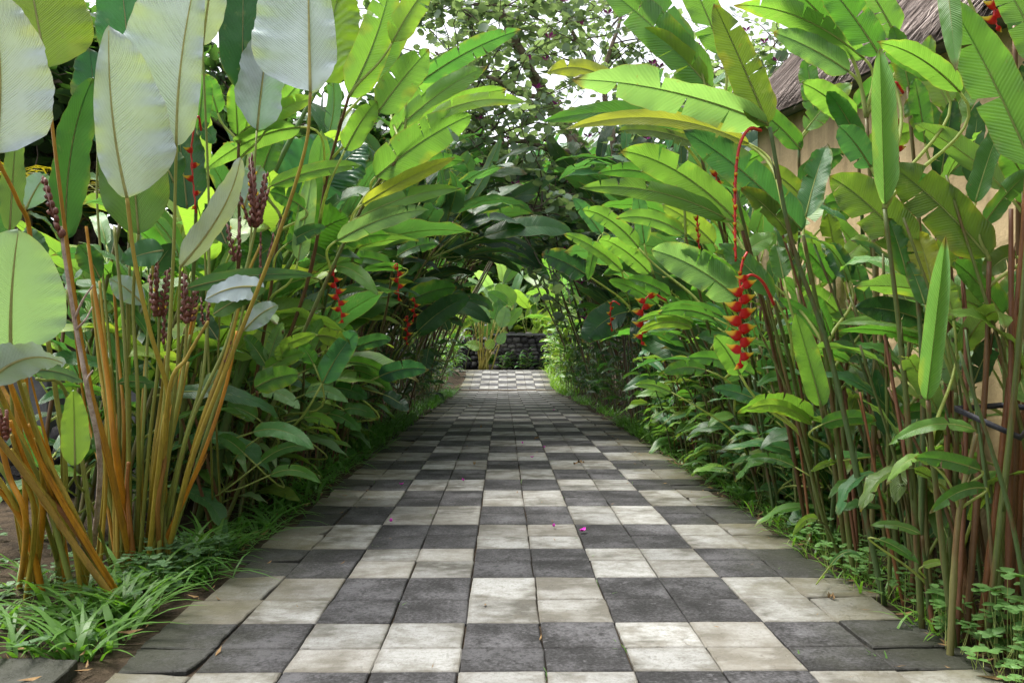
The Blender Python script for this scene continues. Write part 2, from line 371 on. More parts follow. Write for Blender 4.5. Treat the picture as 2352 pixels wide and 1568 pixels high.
def build_path():
    r = random.Random(11); mb = MB()
    def block(x0, x1, y0, y1, kind, jit=0.006, dz=0.004, z0=None, gx=0.005, gy=0.0035, n=4):
        a, b = r.random(), r.random(); c = (kind, a, b, 1)
        zc = [r.gauss(0, dz) for _ in range(4)]
        cx = [[r.gauss(0, jit), r.gauss(0, jit * 0.8)] for _ in range(4)]
        P = [(x0 + gx, y0 + gy), (x1 - gx, y0 + gy), (x1 - gx, y1 - gy), (x0 + gx, y1 - gy)]
        P = [(P[k][0] + cx[k][0], P[k][1] + cx[k][1]) for k in range(4)]
        pts = []
        for k in range(4):
            p, q = P[k], P[(k + 1) % 4]
            for i in range(n):
                t = i / n; jx = r.gauss(0, jit * 0.38) if i else 0; jy = r.gauss(0, jit * 0.38) if i else 0
                x, y = lerp(p[0], q[0], t) + jx, lerp(p[1], q[1], t) + jy
                pts.append((x, y, lerp(zc[k], zc[(k + 1) % 4], t)))
        mx, my = (x0 + x1) / 2, (y0 + y1) / 2
        def U(x, y): return ((x - x0) / (x1 - x0), (y - y0) / (y1 - y0))
        def Z(y): return gz(y) if z0 is None else z0
        N = len(pts); bi = len(mb.v); bev = 0.005
        for (x, y, z) in pts: mb.v.append(Vector((mx + (x - mx) * (1 - 2 * bev / (x1 - x0)), my + (y - my) * (1 - 2 * bev / (y1 - y0)), Z(y) + z)))
        for (x, y, z) in pts: mb.v.append(Vector((x, y, Z(y) + z - 0.004)))
        for (x, y, z) in pts: mb.v.append(Vector((x, y, Z(y) - 0.07)))
        ctr = len(mb.v); mb.v.append(Vector((mx, my, Z(my) + sum(zc) / 4 + r.gauss(0, 0.001))))
        uv = [U(p[0], p[1]) for p in pts]
        for i in range(N):
            j = (i + 1) % N
            mb.face((bi + i, bi + j, ctr), (uv[i], uv[j], (0.5, 0.5)), 0, c)
            mb.face((bi + N + i, bi + N + j, bi + j, bi + i), (uv[i], uv[j], uv[j], uv[i]), 0, c)
            mb.face((bi + 2 * N + i, bi + 2 * N + j, bi + N + j, bi + N + i), (uv[i], uv[j], uv[j], uv[i]), 0, c)
    cuts = [2.886 - 0.6 * k for k in range(6, 0, -1)] + [2.886, 3.397, 4.064, 4.65, 5.284, 5.90, 6.55, 7.10]
    while cuts[-1] < 33: cuts.append(cuts[-1] + 0.6 + r.uniform(-0.03, 0.03))
    ends = []
    for k in range(len(cuts) - 1):
        h = lerp(cuts[k], cuts[k + 1], r.uniform(0.44, 0.56)); ends += [(cuts[k], h, k), (h, cuts[k + 1], k)]
    for iy, (y0, y1, row) in enumerate(ends):
        for ix in range(10):
            x0 = -1.35 + 0.3 * ix
            kind = (ix // 2 + row) % 2
            k = float(kind) if r.random() > 0.006 or y0 < 9 else 1.0 - kind
            e0 = r.uniform(-0.05, 0.05) if ix == 0 else 0; e1 = r.uniform(-0.05, 0.07) if ix == 9 else 0
            edge = ix in (0, 9)
            block(x0 + e0, x0 + 0.3 + e1, y0, y1, k, 0.010 if edge else 0.0022, 0.005 if edge else 0.0012,
                  gx=0.0026, gy=0.0022 if iy % 2 else 0.0018, n=5 if y0 < 8 else (3 if y0 < 16 else 1))
    # the apron at the far end, and the paving that turns off at the near corner
    for iy in range(0, 6):
        for ix in range(10):
            x0, y0 = -1.35 - 0.3 * (ix + 1), 33.3 - 0.3 * (iy + 1) - 0.06
            if ix < 5: block(x0, x0 + 0.3, y0, y0 + 0.3, float(((ix + 1) // 2 + iy // 2) % 2), n=1)
    for (x0, x1, y0, y1, k) in ((-1.86, -1.42, 2.50, 2.93, 0.0), (-1.80, -1.40, 2.02, 2.44, 1.0), (-2.36, -1.92, 2.60, 3.06, 1.0), (-2.30, -1.86, 2.05, 2.54, 0.0),
                             (-2.92, -2.42, 2.66, 3.10, 0.0), (-2.86, -2.36, 2.1, 2.6, 1.0), (-1.84, -1.40, 1.5, 1.96, 0.0), (-2.34, -1.9, 1.5, 1.98, 1.0)):
        block(x0, x1, y0, y1, k, 0.03, 0.012, z0=0.02, n=5)
    o = mb.build('path', M['paver'], smooth_=False); tag(o, kind='structure')
build_path()

# ------------------------------------------------------------------ leaf geometry
def prof_hel(v): return math.sqrt(max(0, 1 - (1 - min(v / 0.16, 1)) ** 2)) * max(0, 1 - max(0, (v - 0.45) / 0.55) ** 2.3) ** 0.85
def prof_cal(v): return math.sqrt(max(0, 1 - (1 - min(v / 0.24, 1)) ** 2)) * max(0, 1 - max(0, (v - 0.24) / 0.76) ** 1.9) ** 0.66
def prof_gin(v): return max(0, math.sin(math.pi * min(1, max(0, v)) ** 0.78)) ** 0.85
def prof_alo(v): return (0.62 + 0.38 * min(v / 0.2, 1)) * max(0, 1 - max(0, (v - 0.2) / 0.8) ** 1.7) ** 0.8
def prof_blade(v): return (1 - v) ** 0.6
def blade(mb, C, S0, W, prof, r, fold=0.22, droop=0.10, tears=(0, 0), wave=0.012, nv=24, nu=5, twist=0.0, slant=0.18, ribs=0, rib_r=0.005, asym=0.0, curl=0.0, mats=(0, 1), toff=None):
    """A leaf blade along the midrib C: two halves of nu strips, each torn into lobes, each lobe with a set of its own, and a
    midrib tube. fold lifts the halves towards the upper side, droop bends their rims down."""
    n = len(C) - 1
    Ts = [(C[min(i + 1, n)] - C[max(i - 1, 0)]).normalized() for i in range(n + 1)]
    Ss = []; S = Vector(S0)
    for i in range(n + 1):
        S = (S - Ts[i] * S.dot(Ts[i])); S.normalize(); Ss.append(S.copy())
    def fr(v):
        x = min(max(v, 0), 1) * n; i = min(int(x), n - 1); t = x - i
        T = Ts[i].lerp(Ts[i + 1], t).normalized(); s_ = Ss[i].lerp(Ss[i + 1], t); s_ = (s_ - T * s_.dot(T)).normalized()
        N = s_.cross(T)
        if twist:
            a = twist * v; s_, N = s_ * math.cos(a) + N * math.sin(a), N * math.cos(a) - s_ * math.sin(a)
        return C[i].lerp(C[i + 1], t), T, s_, N
    ph = r.uniform(0, 6.28); k1 = r.uniform(2.2, 4.2)
    for sd in (-1, 1):
        nt_ = tears[0 if sd < 0 else 1]
        cuts = sorted(r.uniform(0.12, 0.93) for _ in range(nt_)) if nt_ else []
        cc = [0.0]
        for q in cuts:
            if q - cc[-1] > 0.05: cc.append(q)
        cc.append(1.0)
        Wd = W * (1 - asym * sd)
        for a, b in zip(cc[:-1], cc[1:]):
            torn = len(cc) > 2
            rows_n = max(3, int(round(nv * (b - a))) + 1)
            df = r.gauss(0, 0.16) if torn else 0; gap = r.uniform(0.02, 0.16) if torn else 0; sl = slant + (r.uniform(-0.1, 0.15) if torn else 0)
            shrt = 1 - (r.uniform(0, 0.08) if torn else 0)
            rows = []; uvr = []
            for i in range(rows_n + 1):
                t = i / rows_n
                if not torn: t = 0.5 - 0.5 * math.cos(math.pi * t) if False else t
                v = lerp(a, b, t)
                if a == 0.0 and i < 3: v = b * [0, 0.25, 0.75, 1][i] / rows_n if rows_n > 3 else v
                row = []; uv = []
                for j in range(nu + 1):
                    u = j / nu
                    vv = v + ((a + b) / 2 - v) * gap * u
                    c, T, s_, N = fr(v if u < 1e-6 else vv)
                    wd = Wd * prof(v) * shrt
                    if torn and 0 < i < rows_n: wd *= 1
                    f = fold + df * u + curl * u * u
                    lat = s_ * sd * math.cos(f) + N * math.sin(f)
                    p = c + lat * (wd * u) + T * (sl * wd * u)
                    p = p - N * (droop * wd * u * u) + N * (wave * math.sin(k1 * 6.28 * v + ph + sd) * u * u + 0.5 * wave * math.sin(3.1 * k1 * 6.28 * v + ph * 2) * u ** 3)
                    if ribs: p = p + N * (0.018 * W * math.sin(6.2832 * (v * ribs - 0.5 * u * 2.0)) * math.sin(math.pi * min(1, u * 1.02)) ** 0.5)
                    row.append(p); uv.append((0.5 + 0.5 * sd * u, v))
                if sd < 0: row = row[::-1]; uv = uv[::-1]
                rows.append(row); uvr.append(uv)
            mb.grid(rows, uvr, mats[0])
    if rib_r > 0:
        k = max(6, n)
        pts = []; rad = []
        for i in range(k):
            v = i / (k - 1) * 0.97; c, T, s_, N = fr(v); pts.append(c - N * rib_r * 0.35); rad.append(lerp(rib_r, rib_r * 0.2, v))
        mb.tube(pts, rad, 5, mats[1], cap=True)
UP = Vector((0, 0, 1))
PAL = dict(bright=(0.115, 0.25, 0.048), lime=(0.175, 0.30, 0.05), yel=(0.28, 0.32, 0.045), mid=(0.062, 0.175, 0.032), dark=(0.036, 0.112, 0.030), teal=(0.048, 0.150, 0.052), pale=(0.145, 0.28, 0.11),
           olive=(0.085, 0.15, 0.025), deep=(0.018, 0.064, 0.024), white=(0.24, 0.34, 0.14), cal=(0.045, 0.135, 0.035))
LEAF_N = [0]
def hero_leaf(parent, name, mats, spec, Y, r, petiole_to=None, prof=prof_hel, label=None, rib=0.006, nv=30, nu=5, tie=None):
    """spec: base px, base py, tip px, tip py, full width px, colour, options; set down at depth Y (tip at Y + dy)."""
    bx, by, tx, ty, wpx, colr = spec[:6]; o = dict(spec[6]) if len(spec) > 6 else {}
    Yb = o.get('Y', Y); dy = o.get('dy', r.uniform(-0.12, 0.06)); Yt = Yb + dy
    B = at(bx, by, Yb); T = at(tx, ty, Yt); L = (T - B).length
    D = (T - B).normalized(); view = ((B + T) / 2 - Vector((0, 0, CAM_H))).normalized()
    S = D.cross(view).normalized()                       # sideways on the picture
    roll = R(o.get('roll', r.uniform(-28, 28)))
    S = (Matrix.Rotation(roll, 3, D) @ S).normalized()
    N = S.cross(D)
    under = o.get('under', False)
    if (N.dot(-view) < 0) != under: S = -S
    bow = o.get('bow', 0.07); side = o.get('side', 0.0)
    mid = (B + T) / 2 + UP * (bow * L) + D.cross(view).normalized() * (side * L)
    ctrl = [B, mid * 2 - (B + T) / 2, T]
    C = bez(ctrl, 18)
    if o.get('hook'):
        hk = o['hook']; k0 = 13
        ax = D.cross(view).cross(D).normalized() if o.get('hookflat') else S
        for k in range(k0, 19):
            rot = Matrix.Rotation(hk * (1 if (True) else -1) / 6, 3, ax)
            piv = C[k - 1].copy()
            for q in range(k, 19): C[q] = piv + rot @ (C[q] - piv)
    W = 0.5 * wpx * m_per_px(Yb + dy / 2) / max(0.7, math.cos(o.get('fold', 0.2))) * (0.88 if prof is prof_hel else 1.0)
    mb = MB(); rib = min(rib, 0.0022 + 0.055 * W)
    blade(mb, C, S, W, prof, r, fold=o.get('fold', 0.2), droop=o.get('droop', 0.12), tears=o.get('tears', (r.choice((0, 0, 1, 2, 3)), r.choice((0, 0, 0, 1, 3))) if prof is prof_hel and 'fold' not in o else (0, 0)), wave=min(o.get('wave', 0.014), 0.11 * W),
          nv=nv, nu=nu, twist=o.get('twist', r.uniform(-0.15, 0.15)), slant=o.get('slant', 0.18), rib_r=o.get('rib', rib), asym=o.get('asym', 0), curl=o.get('curl', 0))
    if petiole_to is not None:
        Q = Vector(petiole_to); d0 = (C[1] - C[0]).normalized(); ln = (Q - B).length
        pt = bez([B, B - d0 * ln * 0.45, Q + (B - Q) * 0.2 + UP * ln * 0.12 * (1 if Q.z < B.z else 0), Q], 10)
        mb.tube(pt, [lerp(rib * 1.05, rib * 1.7, i / 10) for i in range(11)], 6, 1)
    me = mb.mesh(name, mats); ob = link(name, me, None)
    cc = PAL[colr] if isinstance(colr, str) else colr
    j = r.uniform(0.9, 1.12); ob.color = (cc[0] * j * r.uniform(0.93, 1.07), cc[1] * j, cc[2] * j * r.uniform(0.85, 1.15), 1)
    adopt(ob, parent)
    if label: ob['label'] = label
    return ob
def adopt(ob, parent):
    "parent without moving: things stand at plain translations, so the child's mesh is shifted back"
    if parent is None: return
    off = parent.location.copy()
    if parent.parent is not None: off = off + parent.parent.location
    ob.parent = parent; ob.location = -off
def cane_obj(parent, name, pts, r0, r1, mat, colr, sides=8, nodes=True, rr=None):
    mb = MB(); n = len(pts); rr = rr or random.Random(n)
    rad = []
    for i in range(n):
        t = i / (n - 1); rad.append(lerp(r0, r1, t) * (1.0 + (0.16 if nodes and i % 6 == 5 else 0)))
    mb.tube(pts, rad, sides, 0)
    # old sheath scars that stand off the cane
    if nodes:
        for i in range(5, n - 2, 6):
            a = rr.uniform(0, 6.28); d = Vector((math.cos(a), math.sin(a), 0)); t = (pts[i + 1] - pts[i]).normalized()
            mb.tube([pts[i] + d * r0 * 0.7, pts[i] + d * r0 * 1.0 + t * 0.05, pts[i] + d * r0 * 1.7 + t * 0.10], [r0 * 0.5, r0 * 0.35, 0.0008], 4, 0)
    ob = mb.build(name, mat); ob.color = (*colr, 1); adopt(ob, parent); return ob
CANEC = [(0.11, 0.14, 0.035), (0.085, 0.11, 0.03), (0.14, 0.13, 0.045), (0.12, 0.065, 0.028), (0.075, 0.12, 0.04)]

# ------------------------------------------------------------------ hanging heliconia flower
def bract_mesh(l, h, r):
    "a boat: pointed, keel below, open lip above, along +X, lip up +Z"
    mb = MB(); rows = []; uvr = []; n = 8; mm = 6
    for i in range(n + 1):
        v = i / n; row = []; uv = []
        hh = h * (0.55 + 0.45 * math.sin(math.pi * min(1, v * 1.25 + 0.15))) * (1 - v ** 3.0) + 0.0008
        zc = 0.10 * h * math.sin(v * 3) + (0.40 * h * max(0, v - 0.55) ** 1.4 * 2.2)
        for j in range(mm + 1):
            a = math.pi * (1.08 + 0.84 * j / mm); y = math.cos(a) * hh * 0.42; z = math.sin(a) * hh * 0.95
            row.append(Vector((v * l, y * 1.05, zc + z * 1.45 + hh * 0.65))); uv.append((j / mm, v))
        rows.append(row); uvr.append(uv)
    mb.grid(rows, uvr, 0); return mb.mesh('bract', M['bract'])
BRACTS = {}
def flower_spike(parent, pts, bl, bh, n_open, start=0.25, rand=None, turn=0.0, tip_flower=False, name='flower_spike', label=None, rad=0.006, grow=1.0):
    """parent shoot; pts: world polyline from where the red stalk leaves the cane to its hanging tip. Bracts alternate along the lower part."""
    r = rand or random.Random(5)
    P = smooth(pts, 8); n = len(P)
    L = [0.0]
    for i in range(1, n): L.append(L[-1] + (P[i] - P[i - 1]).length)
    def S(s):
        s *= L[-1]
        for i in range(1, n):
            if L[i] >= s: t = (s - L[i - 1]) / max(1e-6, L[i] - L[i - 1]); return P[i - 1].lerp(P[i], t), (P[i] - P[i - 1]).normalized()
        return P[-1], (P[-1] - P[-2]).normalized()
    mb = MB(); pts2 = [P[i].copy() for i in range(n)]
    for i in range(n):
        if L[i] / L[-1] > start: pts2[i] += Vector((math.cos(turn), math.sin(turn), 0)) * (0.5 * rad * (-1) ** i)
    mb.tube(pts2, [lerp(rad, rad * 0.6, i / n) for i in range(n)], 6, 0)
    ob = mb.build(name, M['peduncle']); adopt(ob, parent)
    if label: ob['label'] = label
    if grow == 1.0: bl *= 0.74; bh *= 0.74; n_open = max(4, int(n_open * 0.85))
    key = (round(bl, 3), round(bh, 3))
    if key not in BRACTS: BRACTS[key] = bract_mesh(bl, bh, r)
    off = parent.location
    for k in range(n_open):
        s = start + (1 - start) * (k + 0.5) / n_open
        p, d = S(s); sgn = 1 if k % 2 else -1
        last = k >= n_open - 1
        sc_ = (0.72 + 0.45 * math.sin(math.pi * min(1, (k + 1.2) / n_open * 0.9))) * grow
        if last: sc_ *= 0.8
        a = turn + (0 if sgn > 0 else math.pi) + r.uniform(-0.22, 0.22)
        c = link('bract', BRACTS[key], ob)
        tilt = -0.05 + (0.9 if last else 0.0) + r.uniform(-0.12, 0.12)
        mt = Matrix.Translation(p) @ Matrix.Rotation(a, 4, 'Z') @ Matrix.Rotation(tilt, 4, 'Y') @ Matrix.Scale(sc_, 4)
        c.matrix_basis = mt                                # ob's own mesh is already shifted by -off
    return ob
# ------------------------------------------------------------------ calathea cigar
def cigar_mb(mb, p, d, l, rad, r, flowers=True):
    "an upright spike of overlapping bracts in two ranks"
    d = d.normalized(); n = max(5, int(l / 0.016)); a0 = d.orthogonal().normalized(); a0 = Matrix.Rotation(r.uniform(0, 6.28), 3, d) @ a0
    mb.tube([p, p + d * l], [rad * 0.45, rad * 0.3], 6, 0)
    for i in range(n):
        t = i / n; q = p + d * (l * t); sg = 1 if i % 2 else -1; rr = rad * (1.0 - 0.45 * t) * r.uniform(0.85, 1.15)
        out = (a0 * sg + d.cross(a0) * r.uniform(-0.4, 0.4)).normalized()
        mb.tube([q, q + out * rr * 0.75 + d * l * 0.035, q + out * rr * 1.0 + d * l * 0.085, q + out * rr * 0.62 + d * l * 0.125],
                [rr * 0.35, rr * 0.62, rr * 0.48, rr * 0.1], 6, 0)
        if flowers and r.random() < 0.10:
            mb.tube([q + out * rr, q + out * rr * 1.5 + d * 0.008, q + out * rr * 1.7 + d * 0.018], [0.003, 0.005, 0.0015], 5, 1)
# ------------------------------------------------------------------ garden wall on the path's far right, with its thatched coping
WX = 2.34
def wall_top(y): return 2.30 + 0.137 * (y - 1.76)
def build_wall():
    t = thing('garden_wall', (WX, 5, 0), 'tall ochre stucco wall under a thatched coping behind the heliconia canes', 'wall')
    mb = MB(); ys = [-1.5 + 0.4 * i for i in range(24)]; y1 = ys[-1]
    rows = []; uvs = []; r = random.Random(2)
    for k in range(9):
        rows.append([Vector((WX + r.gauss(0, 0.006), y, lerp(-0.2, wall_top(y), k / 8))) for y in ys]); uvs.append([(0, 0)] * len(ys))
    mb.grid(rows, uvs)
    b = MB(); rows2 = [[Vector((WX + 0.3, y, z)) for y in ys] for z in (-0.2, 3.4)]
    for i, z in ((0, 0), (1, 1)):
        rows2[i] = [Vector((WX + 0.3, y, -0.2 if i == 0 else wall_top(y))) for y in ys]
    mb.grid(rows2[::-1], [[(0, 0)] * len(ys)] * 2)
    for y in (ys[0], y1):
        k = len(mb.v); mb.v.extend([Vector((WX, y, -0.2)), Vector((WX + 0.3, y, -0.2)), Vector((WX + 0.3, y, wall_top(y))), Vector((WX, y, wall_top(y)))])
        mb.face((k, k + 1, k + 2, k + 3))
    ob = mb.build('wall_body', M['stucco']); adopt(ob, t)
    # the lower length that carries on behind the tunnel
    mb = MB(); mb.box((WX, y1 + 0.003, -0.3), (WX + 0.3, 11.5, 2.1)); ob = mb.build('low_wall', M['stucco'], smooth_=False); adopt(ob, t)
    # eave board
    mb = MB(); n = 18
    for a, z0, z1, mat in (((-0.20, 0.14), 0.0, 0.085, 0),):
        k = len(mb.v)
        for i in range(n + 1):
            y = lerp(-1.5, y1 + 0.15, i / n); z = wall_top(y)
            mb.v.extend([Vector((WX - 0.13, y, z + 0.004)), Vector((WX + 0.31, y, z + 0.004)), Vector((WX + 0.31, y, z + 0.07)), Vector((WX - 0.13, y, z + 0.07))])
        for i in range(n):
            for j in range(4):
                mb.face((k + 4 * i + j, k + 4 * i + (j + 1) % 4, k + 4 * i + 4 + (j + 1) % 4, k + 4 * i + 4 + j))
        mb.face((k + 3, k + 2, k + 1, k)); mb.face((k + 4 * n, k + 4 * n + 1, k + 4 * n + 2, k + 4 * n + 3))
    ob = mb.build('eave_board', M['concrete'], smooth_=False); adopt(ob, t)
    # thatch: a slab of straw strips on a slope away from the path
    thatch_slope(t, lambda s, y: Vector((WX - 0.20 + 1.05 * s, y, wall_top(y) + 0.07 + 1.16 * s)), -1.5, y1 + 0.2, 1.15, 3400, 5)
    return t
def thatch_slope(parent, f, y0, y1, depth, count, seed, name='thatch'):
    r = random.Random(seed); mb = MB(); n = 30
    for off, flip in ((0.0, False), (-0.10, True)):
        rows = [[f(s, lerp(y0, y1, i / n)) + Vector((0, 0, off + 0.02)) for i in range(n + 1)] for s in (0, 0.33, 0.66, 1)]
        mb.grid(rows, [[(0, 0)] * (n + 1)] * 4)
        for q in range(len(mb.c) - 4 * 3 * n, len(mb.c)): mb.c[q] = (0.18, 0.18, 0.18, 1)
    for i in range(count):
        s = r.uniform(0.0, 1.0); y = r.uniform(y0, y1); L = r.uniform(0.12, 0.34)
        p = f(s, y) + Vector((0, 0, 0.03 + r.uniform(0, 0.03))); e = f(max(-0.12, s - L), y + r.gauss(0, 0.05)) + Vector((0, 0, 0.045 + r.uniform(-0.02, 0.03)))
        ww = r.uniform(0.004, 0.013); g = r.random() ** 1.4; k = len(mb.v); dy = Vector((0, ww, 0))
        mb.v.extend([p - dy, p + dy, e + dy * 0.5, e - dy * 0.5]); mb.face((k, k + 1, k + 2, k + 3), None, 0, (g, g, g, 1))
    for i in range(count // 4):
        y = r.uniform(y0, y1); p = f(r.uniform(0.02, 0.12), y) + Vector((0, 0, 0.04)); e = f(r.uniform(-0.10, -0.02), y + r.gauss(0, .05)) + Vector((0, 0, r.uniform(-0.05, 0.03))); ww = r.uniform(0.003, 0.008); g = r.random(); k = len(mb.v); dy = Vector((0, ww, 0))
        mb.v.extend([p - dy, p + dy, e + dy * 0.4, e - dy * 0.4]); mb.face((k, k + 1, k + 2, k + 3), None, 0, (g, g, g, 1))
    ob = mb.build(name, M['thatch'], smooth_=False); adopt(ob, parent); return ob
build_wall()

def build_lamp():
    p = at(2213, 1195, 4.25); p.x = WX - 0.02
    t = thing('wall_lamp', (p.x, p.y, p.z), 'dark round lamp low on the ochre wall behind the canes', 'lamp')
    mb = MB(); n = 10; rows = []; uv = []
    for i in range(n + 1):
        a = math.pi / 2 * i / n; rr = 0.115 * math.cos(a); x = -0.10 * math.sin(a) - 0.02
        rows.append([Vector((x, rr * math.cos(2 * math.pi * k / 20), rr * math.sin(2 * math.pi * k / 20))) for k in range(21)]); uv.append([(0, 0)] * 21)
    mb.grid(rows, uv); mb.build('shade', M['lamp'], t)
    mb = MB(); mb.tube([(0.03, 0, 0), (-0.02, 0, 0)], [0.10, 0.122], 20); mb.build('mounting_ring', M['lamp'], t, False)
    mb = MB(); mb.tube([(-0.03, 0, -0.10), (-0.05, 0, -0.15)], [0.03, 0.025], 10); mb.build('nozzle', M['lamp'], t)
build_lamp()

# ------------------------------------------------------------------ heliconias along the wall, each shoot traced in depth
HL = [M['helic'], M['rib']]
def shoot(label, gpx, mids, Y, leaves, seed, name='heliconia_shoot', cat='plant', group='heliconia shoots in front of the wall', r0=0.0135, r1=0.008, colr=None, leafmats=None, prof=prof_hel, gY=None, gX=None, rib=0.006):
    r = random.Random(seed)
    base = gp(*gpx) if gpx else Vector((gX, gY, 0))
    base.z = gz(base.y) - 0.06
    t = thing(name, (base.x, base.y, base.z + 0.06), label, cat, group)
    P = [base] + [at(m[0], m[1], m[2] if len(m) > 2 else lerp(base.y, Y, (i + 1) / len(mids))) for i, m in enumerate(mids)]
    pts = smooth(P, 9)
    cane_obj(t, 'stem', pts, r0, r1, M['cane'], colr or r.choice(CANEC), rr=r)
    top = pts[-1]
    for lf in leaves:
        o = dict(lf[6]) if len(lf) > 6 else {}
        B = at(lf[0], lf[1], o.get('Y', Y))
        near = min(pts[3:], key=lambda p: abs(p.z - B.z) + 0.3 * math.hypot(p.x - B.x, p.y - B.y)); hd = math.hypot(near.x - B.x, near.y - B.y)
        want = B.z - min(0.45, 0.02 + 1.1 * hd)
        q = min(pts[3:], key=lambda p: abs(p.z - want) + 0.24 * math.hypot(p.x - B.x, p.y - B.y))
        if (B - top).length < 0.05: q = None
        hero_leaf(t, 'leaf', leafmats or HL, lf, Y, r, petiole_to=q, prof=prof, label=o.get('label'), rib=rib)
    return t, pts
WS = []
def S(*a, **k): WS.append(shoot(*a, **k)); return WS[-1]
S1 = S('tall leaning heliconia shoot holding up one torn brown rimmed leaf that reaches across the path', (2036, 1379), [(1913, 841), (1820, 560), (1768, 292)], 3.45, [
    (1765, 290, 1640, 8, 96, 'olive', dict(roll=18, tears=(0, 3), bow=0.02, twist=0.1, fold=0.16)),
    (1765, 285, 1308, 182, 118, 'pale', dict(roll=-22, tears=(4, 1), bow=0.05, twist=0.15, fold=0.3, label='long pale leaf with a brown rim')),
    (1720, 330, 1296, 298, 44, 'yel', dict(roll=20, bow=0.10, Y=3.7, fold=0.3)),
    (1690, 320, 1245, 280, 62, 'mid', dict(roll=15, bow=0.09, Y=3.8)),
    ], 101)
S('heliconia shoot with one yellowing leaf tip poking over the path at head height', (1800, 1150), [(1700, 700), (1610, 360)], 4.6, [
    (1420, 200, 1255, 168, 52, 'yel', dict(roll=10, bow=0.16, Y=4.5)),
    (1640, 210, 1365, -45, 105, 'bright', dict(roll=8, bow=0.05)), (1625, 195, 1465, 65, 72, 'lime', dict(roll=-15)),
    (1660, 130, 1560, -90, 90, 'bright', dict(roll=12)), (1600, 330, 1420, 300, 50, 'olive', dict(roll=30)),
    (1590, 120, 1430, -60, 70, 'mid', dict())], 102)
S('heliconia shoot with two long arching lime leaves low over the path edge', (1860, 1230), [(1780, 820), (1705, 530)], 4.1, [
    (1692, 506, 1423, 345, 92, 'bright', dict(roll=-12, bow=0.10, tears=(0, 2))), (1668, 502, 1330, 432, 56, 'bright', dict(roll=14, bow=0.08)),
    (1570, 430, 1372, 398, 46, 'mid', dict(Y=4.5, bow=0.1)), (1620, 455, 1470, 395, 42, 'olive', dict(Y=4.4, bow=0.14, roll=25))], 103)
S('heliconia shoot with a deep teal leaf split into many fingers', (1965, 1330), [(1900, 840), (1845, 540)], 3.75, [
    (1842, 530, 1566, 298, 96, 'teal', dict(roll=15, tears=(5, 5), bow=0.06)), (1830, 560, 1700, 430, 60, 'olive', dict(roll=30, tears=(3, 2))),
    (1850, 500, 1900, 330, 70, 'teal', dict(roll=-20, Y=4.0)), (1760, 640, 1640, 580, 50, 'olive', dict(tears=(3, 3), Y=4.0))], 104)
S('heliconia shoot with a broad dull backlit leaf bent over like a roof', (2110, 1420), [(2120, 900), (2098, 578)], 3.35, [
    (2096, 577, 1904, 402, 118, 'olive', dict(roll=-10, bow=0.06, hook=0.25)), (2085, 640, 2040, 500, 60, 'mid', dict(roll=20)),
    (2000, 385, 1925, 288, 76, 'teal', dict(roll=10, Y=3.8))], 105)
S('heliconia shoot with two wide spotted olive leaves spreading beside the wall', (2215, 1470), [(2262, 900), (2272, 600)], 3.15, [
    (2271, 592, 2042, 376, 124, 'olive', dict(roll=14, bow=0.05, tears=(2, 1))), (2240, 466, 2305, 278, 62, 'mid', dict(roll=-25, fold=0.4)),
    (2255, 522, 2380, 385, 54, 'mid', dict(roll=25)), (2335, 590, 2262, 640, 66, 'olive', dict(roll=5, bow=0.2))], 106)
S('heliconia shoot with a pale new leaf still rolled upright at its top', (2120, 1440), [(2080, 900), (2032, 480)], 3.2, [
    (2032, 470, 2020, 112, 96, 'pale', dict(roll=5, bow=0.0, fold=1.1, twist=0.0, droop=-0.2)), (2205, 212, 2015, 98, 66, 'bright', dict(roll=-22, bow=0.09)),
    (2150, 180, 2025, 115, 60, 'mid', dict(Y=3.4)), (2020, 128, 1885, -50, 92, 'mid', dict(roll=8, bow=0.05, Y=3.6))], 107)
S('tall heliconia shoot with a huge glossy leaf filling the corner above the wall', (2260, 1490), [(2330, 900), (2372, 385)], 2.95, [
    (2372, 384, 2178, -2, 128, 'bright', dict(roll=-14, bow=0.04)), (2170, -60, 2196, 166, 54, 'bright', dict(roll=10, bow=0.1)),
    (2400, 150, 2290, -60, 90, 'bright', dict(roll=8)), (2380, 470, 2300, 330, 80, 'mid', dict(roll=10, Y=3.3))], 108)
S('heliconia shoot with a glossy pale leaf under a ragged comb edged one', (2000, 1330), [(2010, 700), (1990, 270)], 3.9, [
    (1985, 135, 1683, 12, 66, 'bright', dict(roll=-16, tears=(0, 6), bow=0.10)), (1950, 165, 1776, 74, 72, 'pale', dict(roll=18, bow=0.04)),
    (1930, 90, 1770, -60, 84, 'mid', dict(roll=-10)), (2060, 90, 1960, -70, 80, 'bright', dict(roll=10))], 109)
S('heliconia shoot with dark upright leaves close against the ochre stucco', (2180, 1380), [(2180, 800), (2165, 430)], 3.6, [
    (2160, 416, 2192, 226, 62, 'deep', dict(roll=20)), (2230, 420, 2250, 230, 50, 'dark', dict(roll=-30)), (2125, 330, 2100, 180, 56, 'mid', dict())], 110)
S('short heliconia shoot with one tall pale leaf furled like an umbrella', (2195, 1482), [(2150, 1123), (2131, 918)], 3.0, [
    (2129, 917, 2172, 541, 92, (0.13, 0.27, 0.10), dict(roll=0, bow=0.0, fold=1.15, twist=0.0, rib=0.009, droop=-0.25)), (2140, 650, 2105, 532, 74, 'yel', dict(roll=10, Y=3.3)),
    (2190, 736, 2166, 634, 50, 'lime', dict(Y=3.3, roll=-15))], 111)
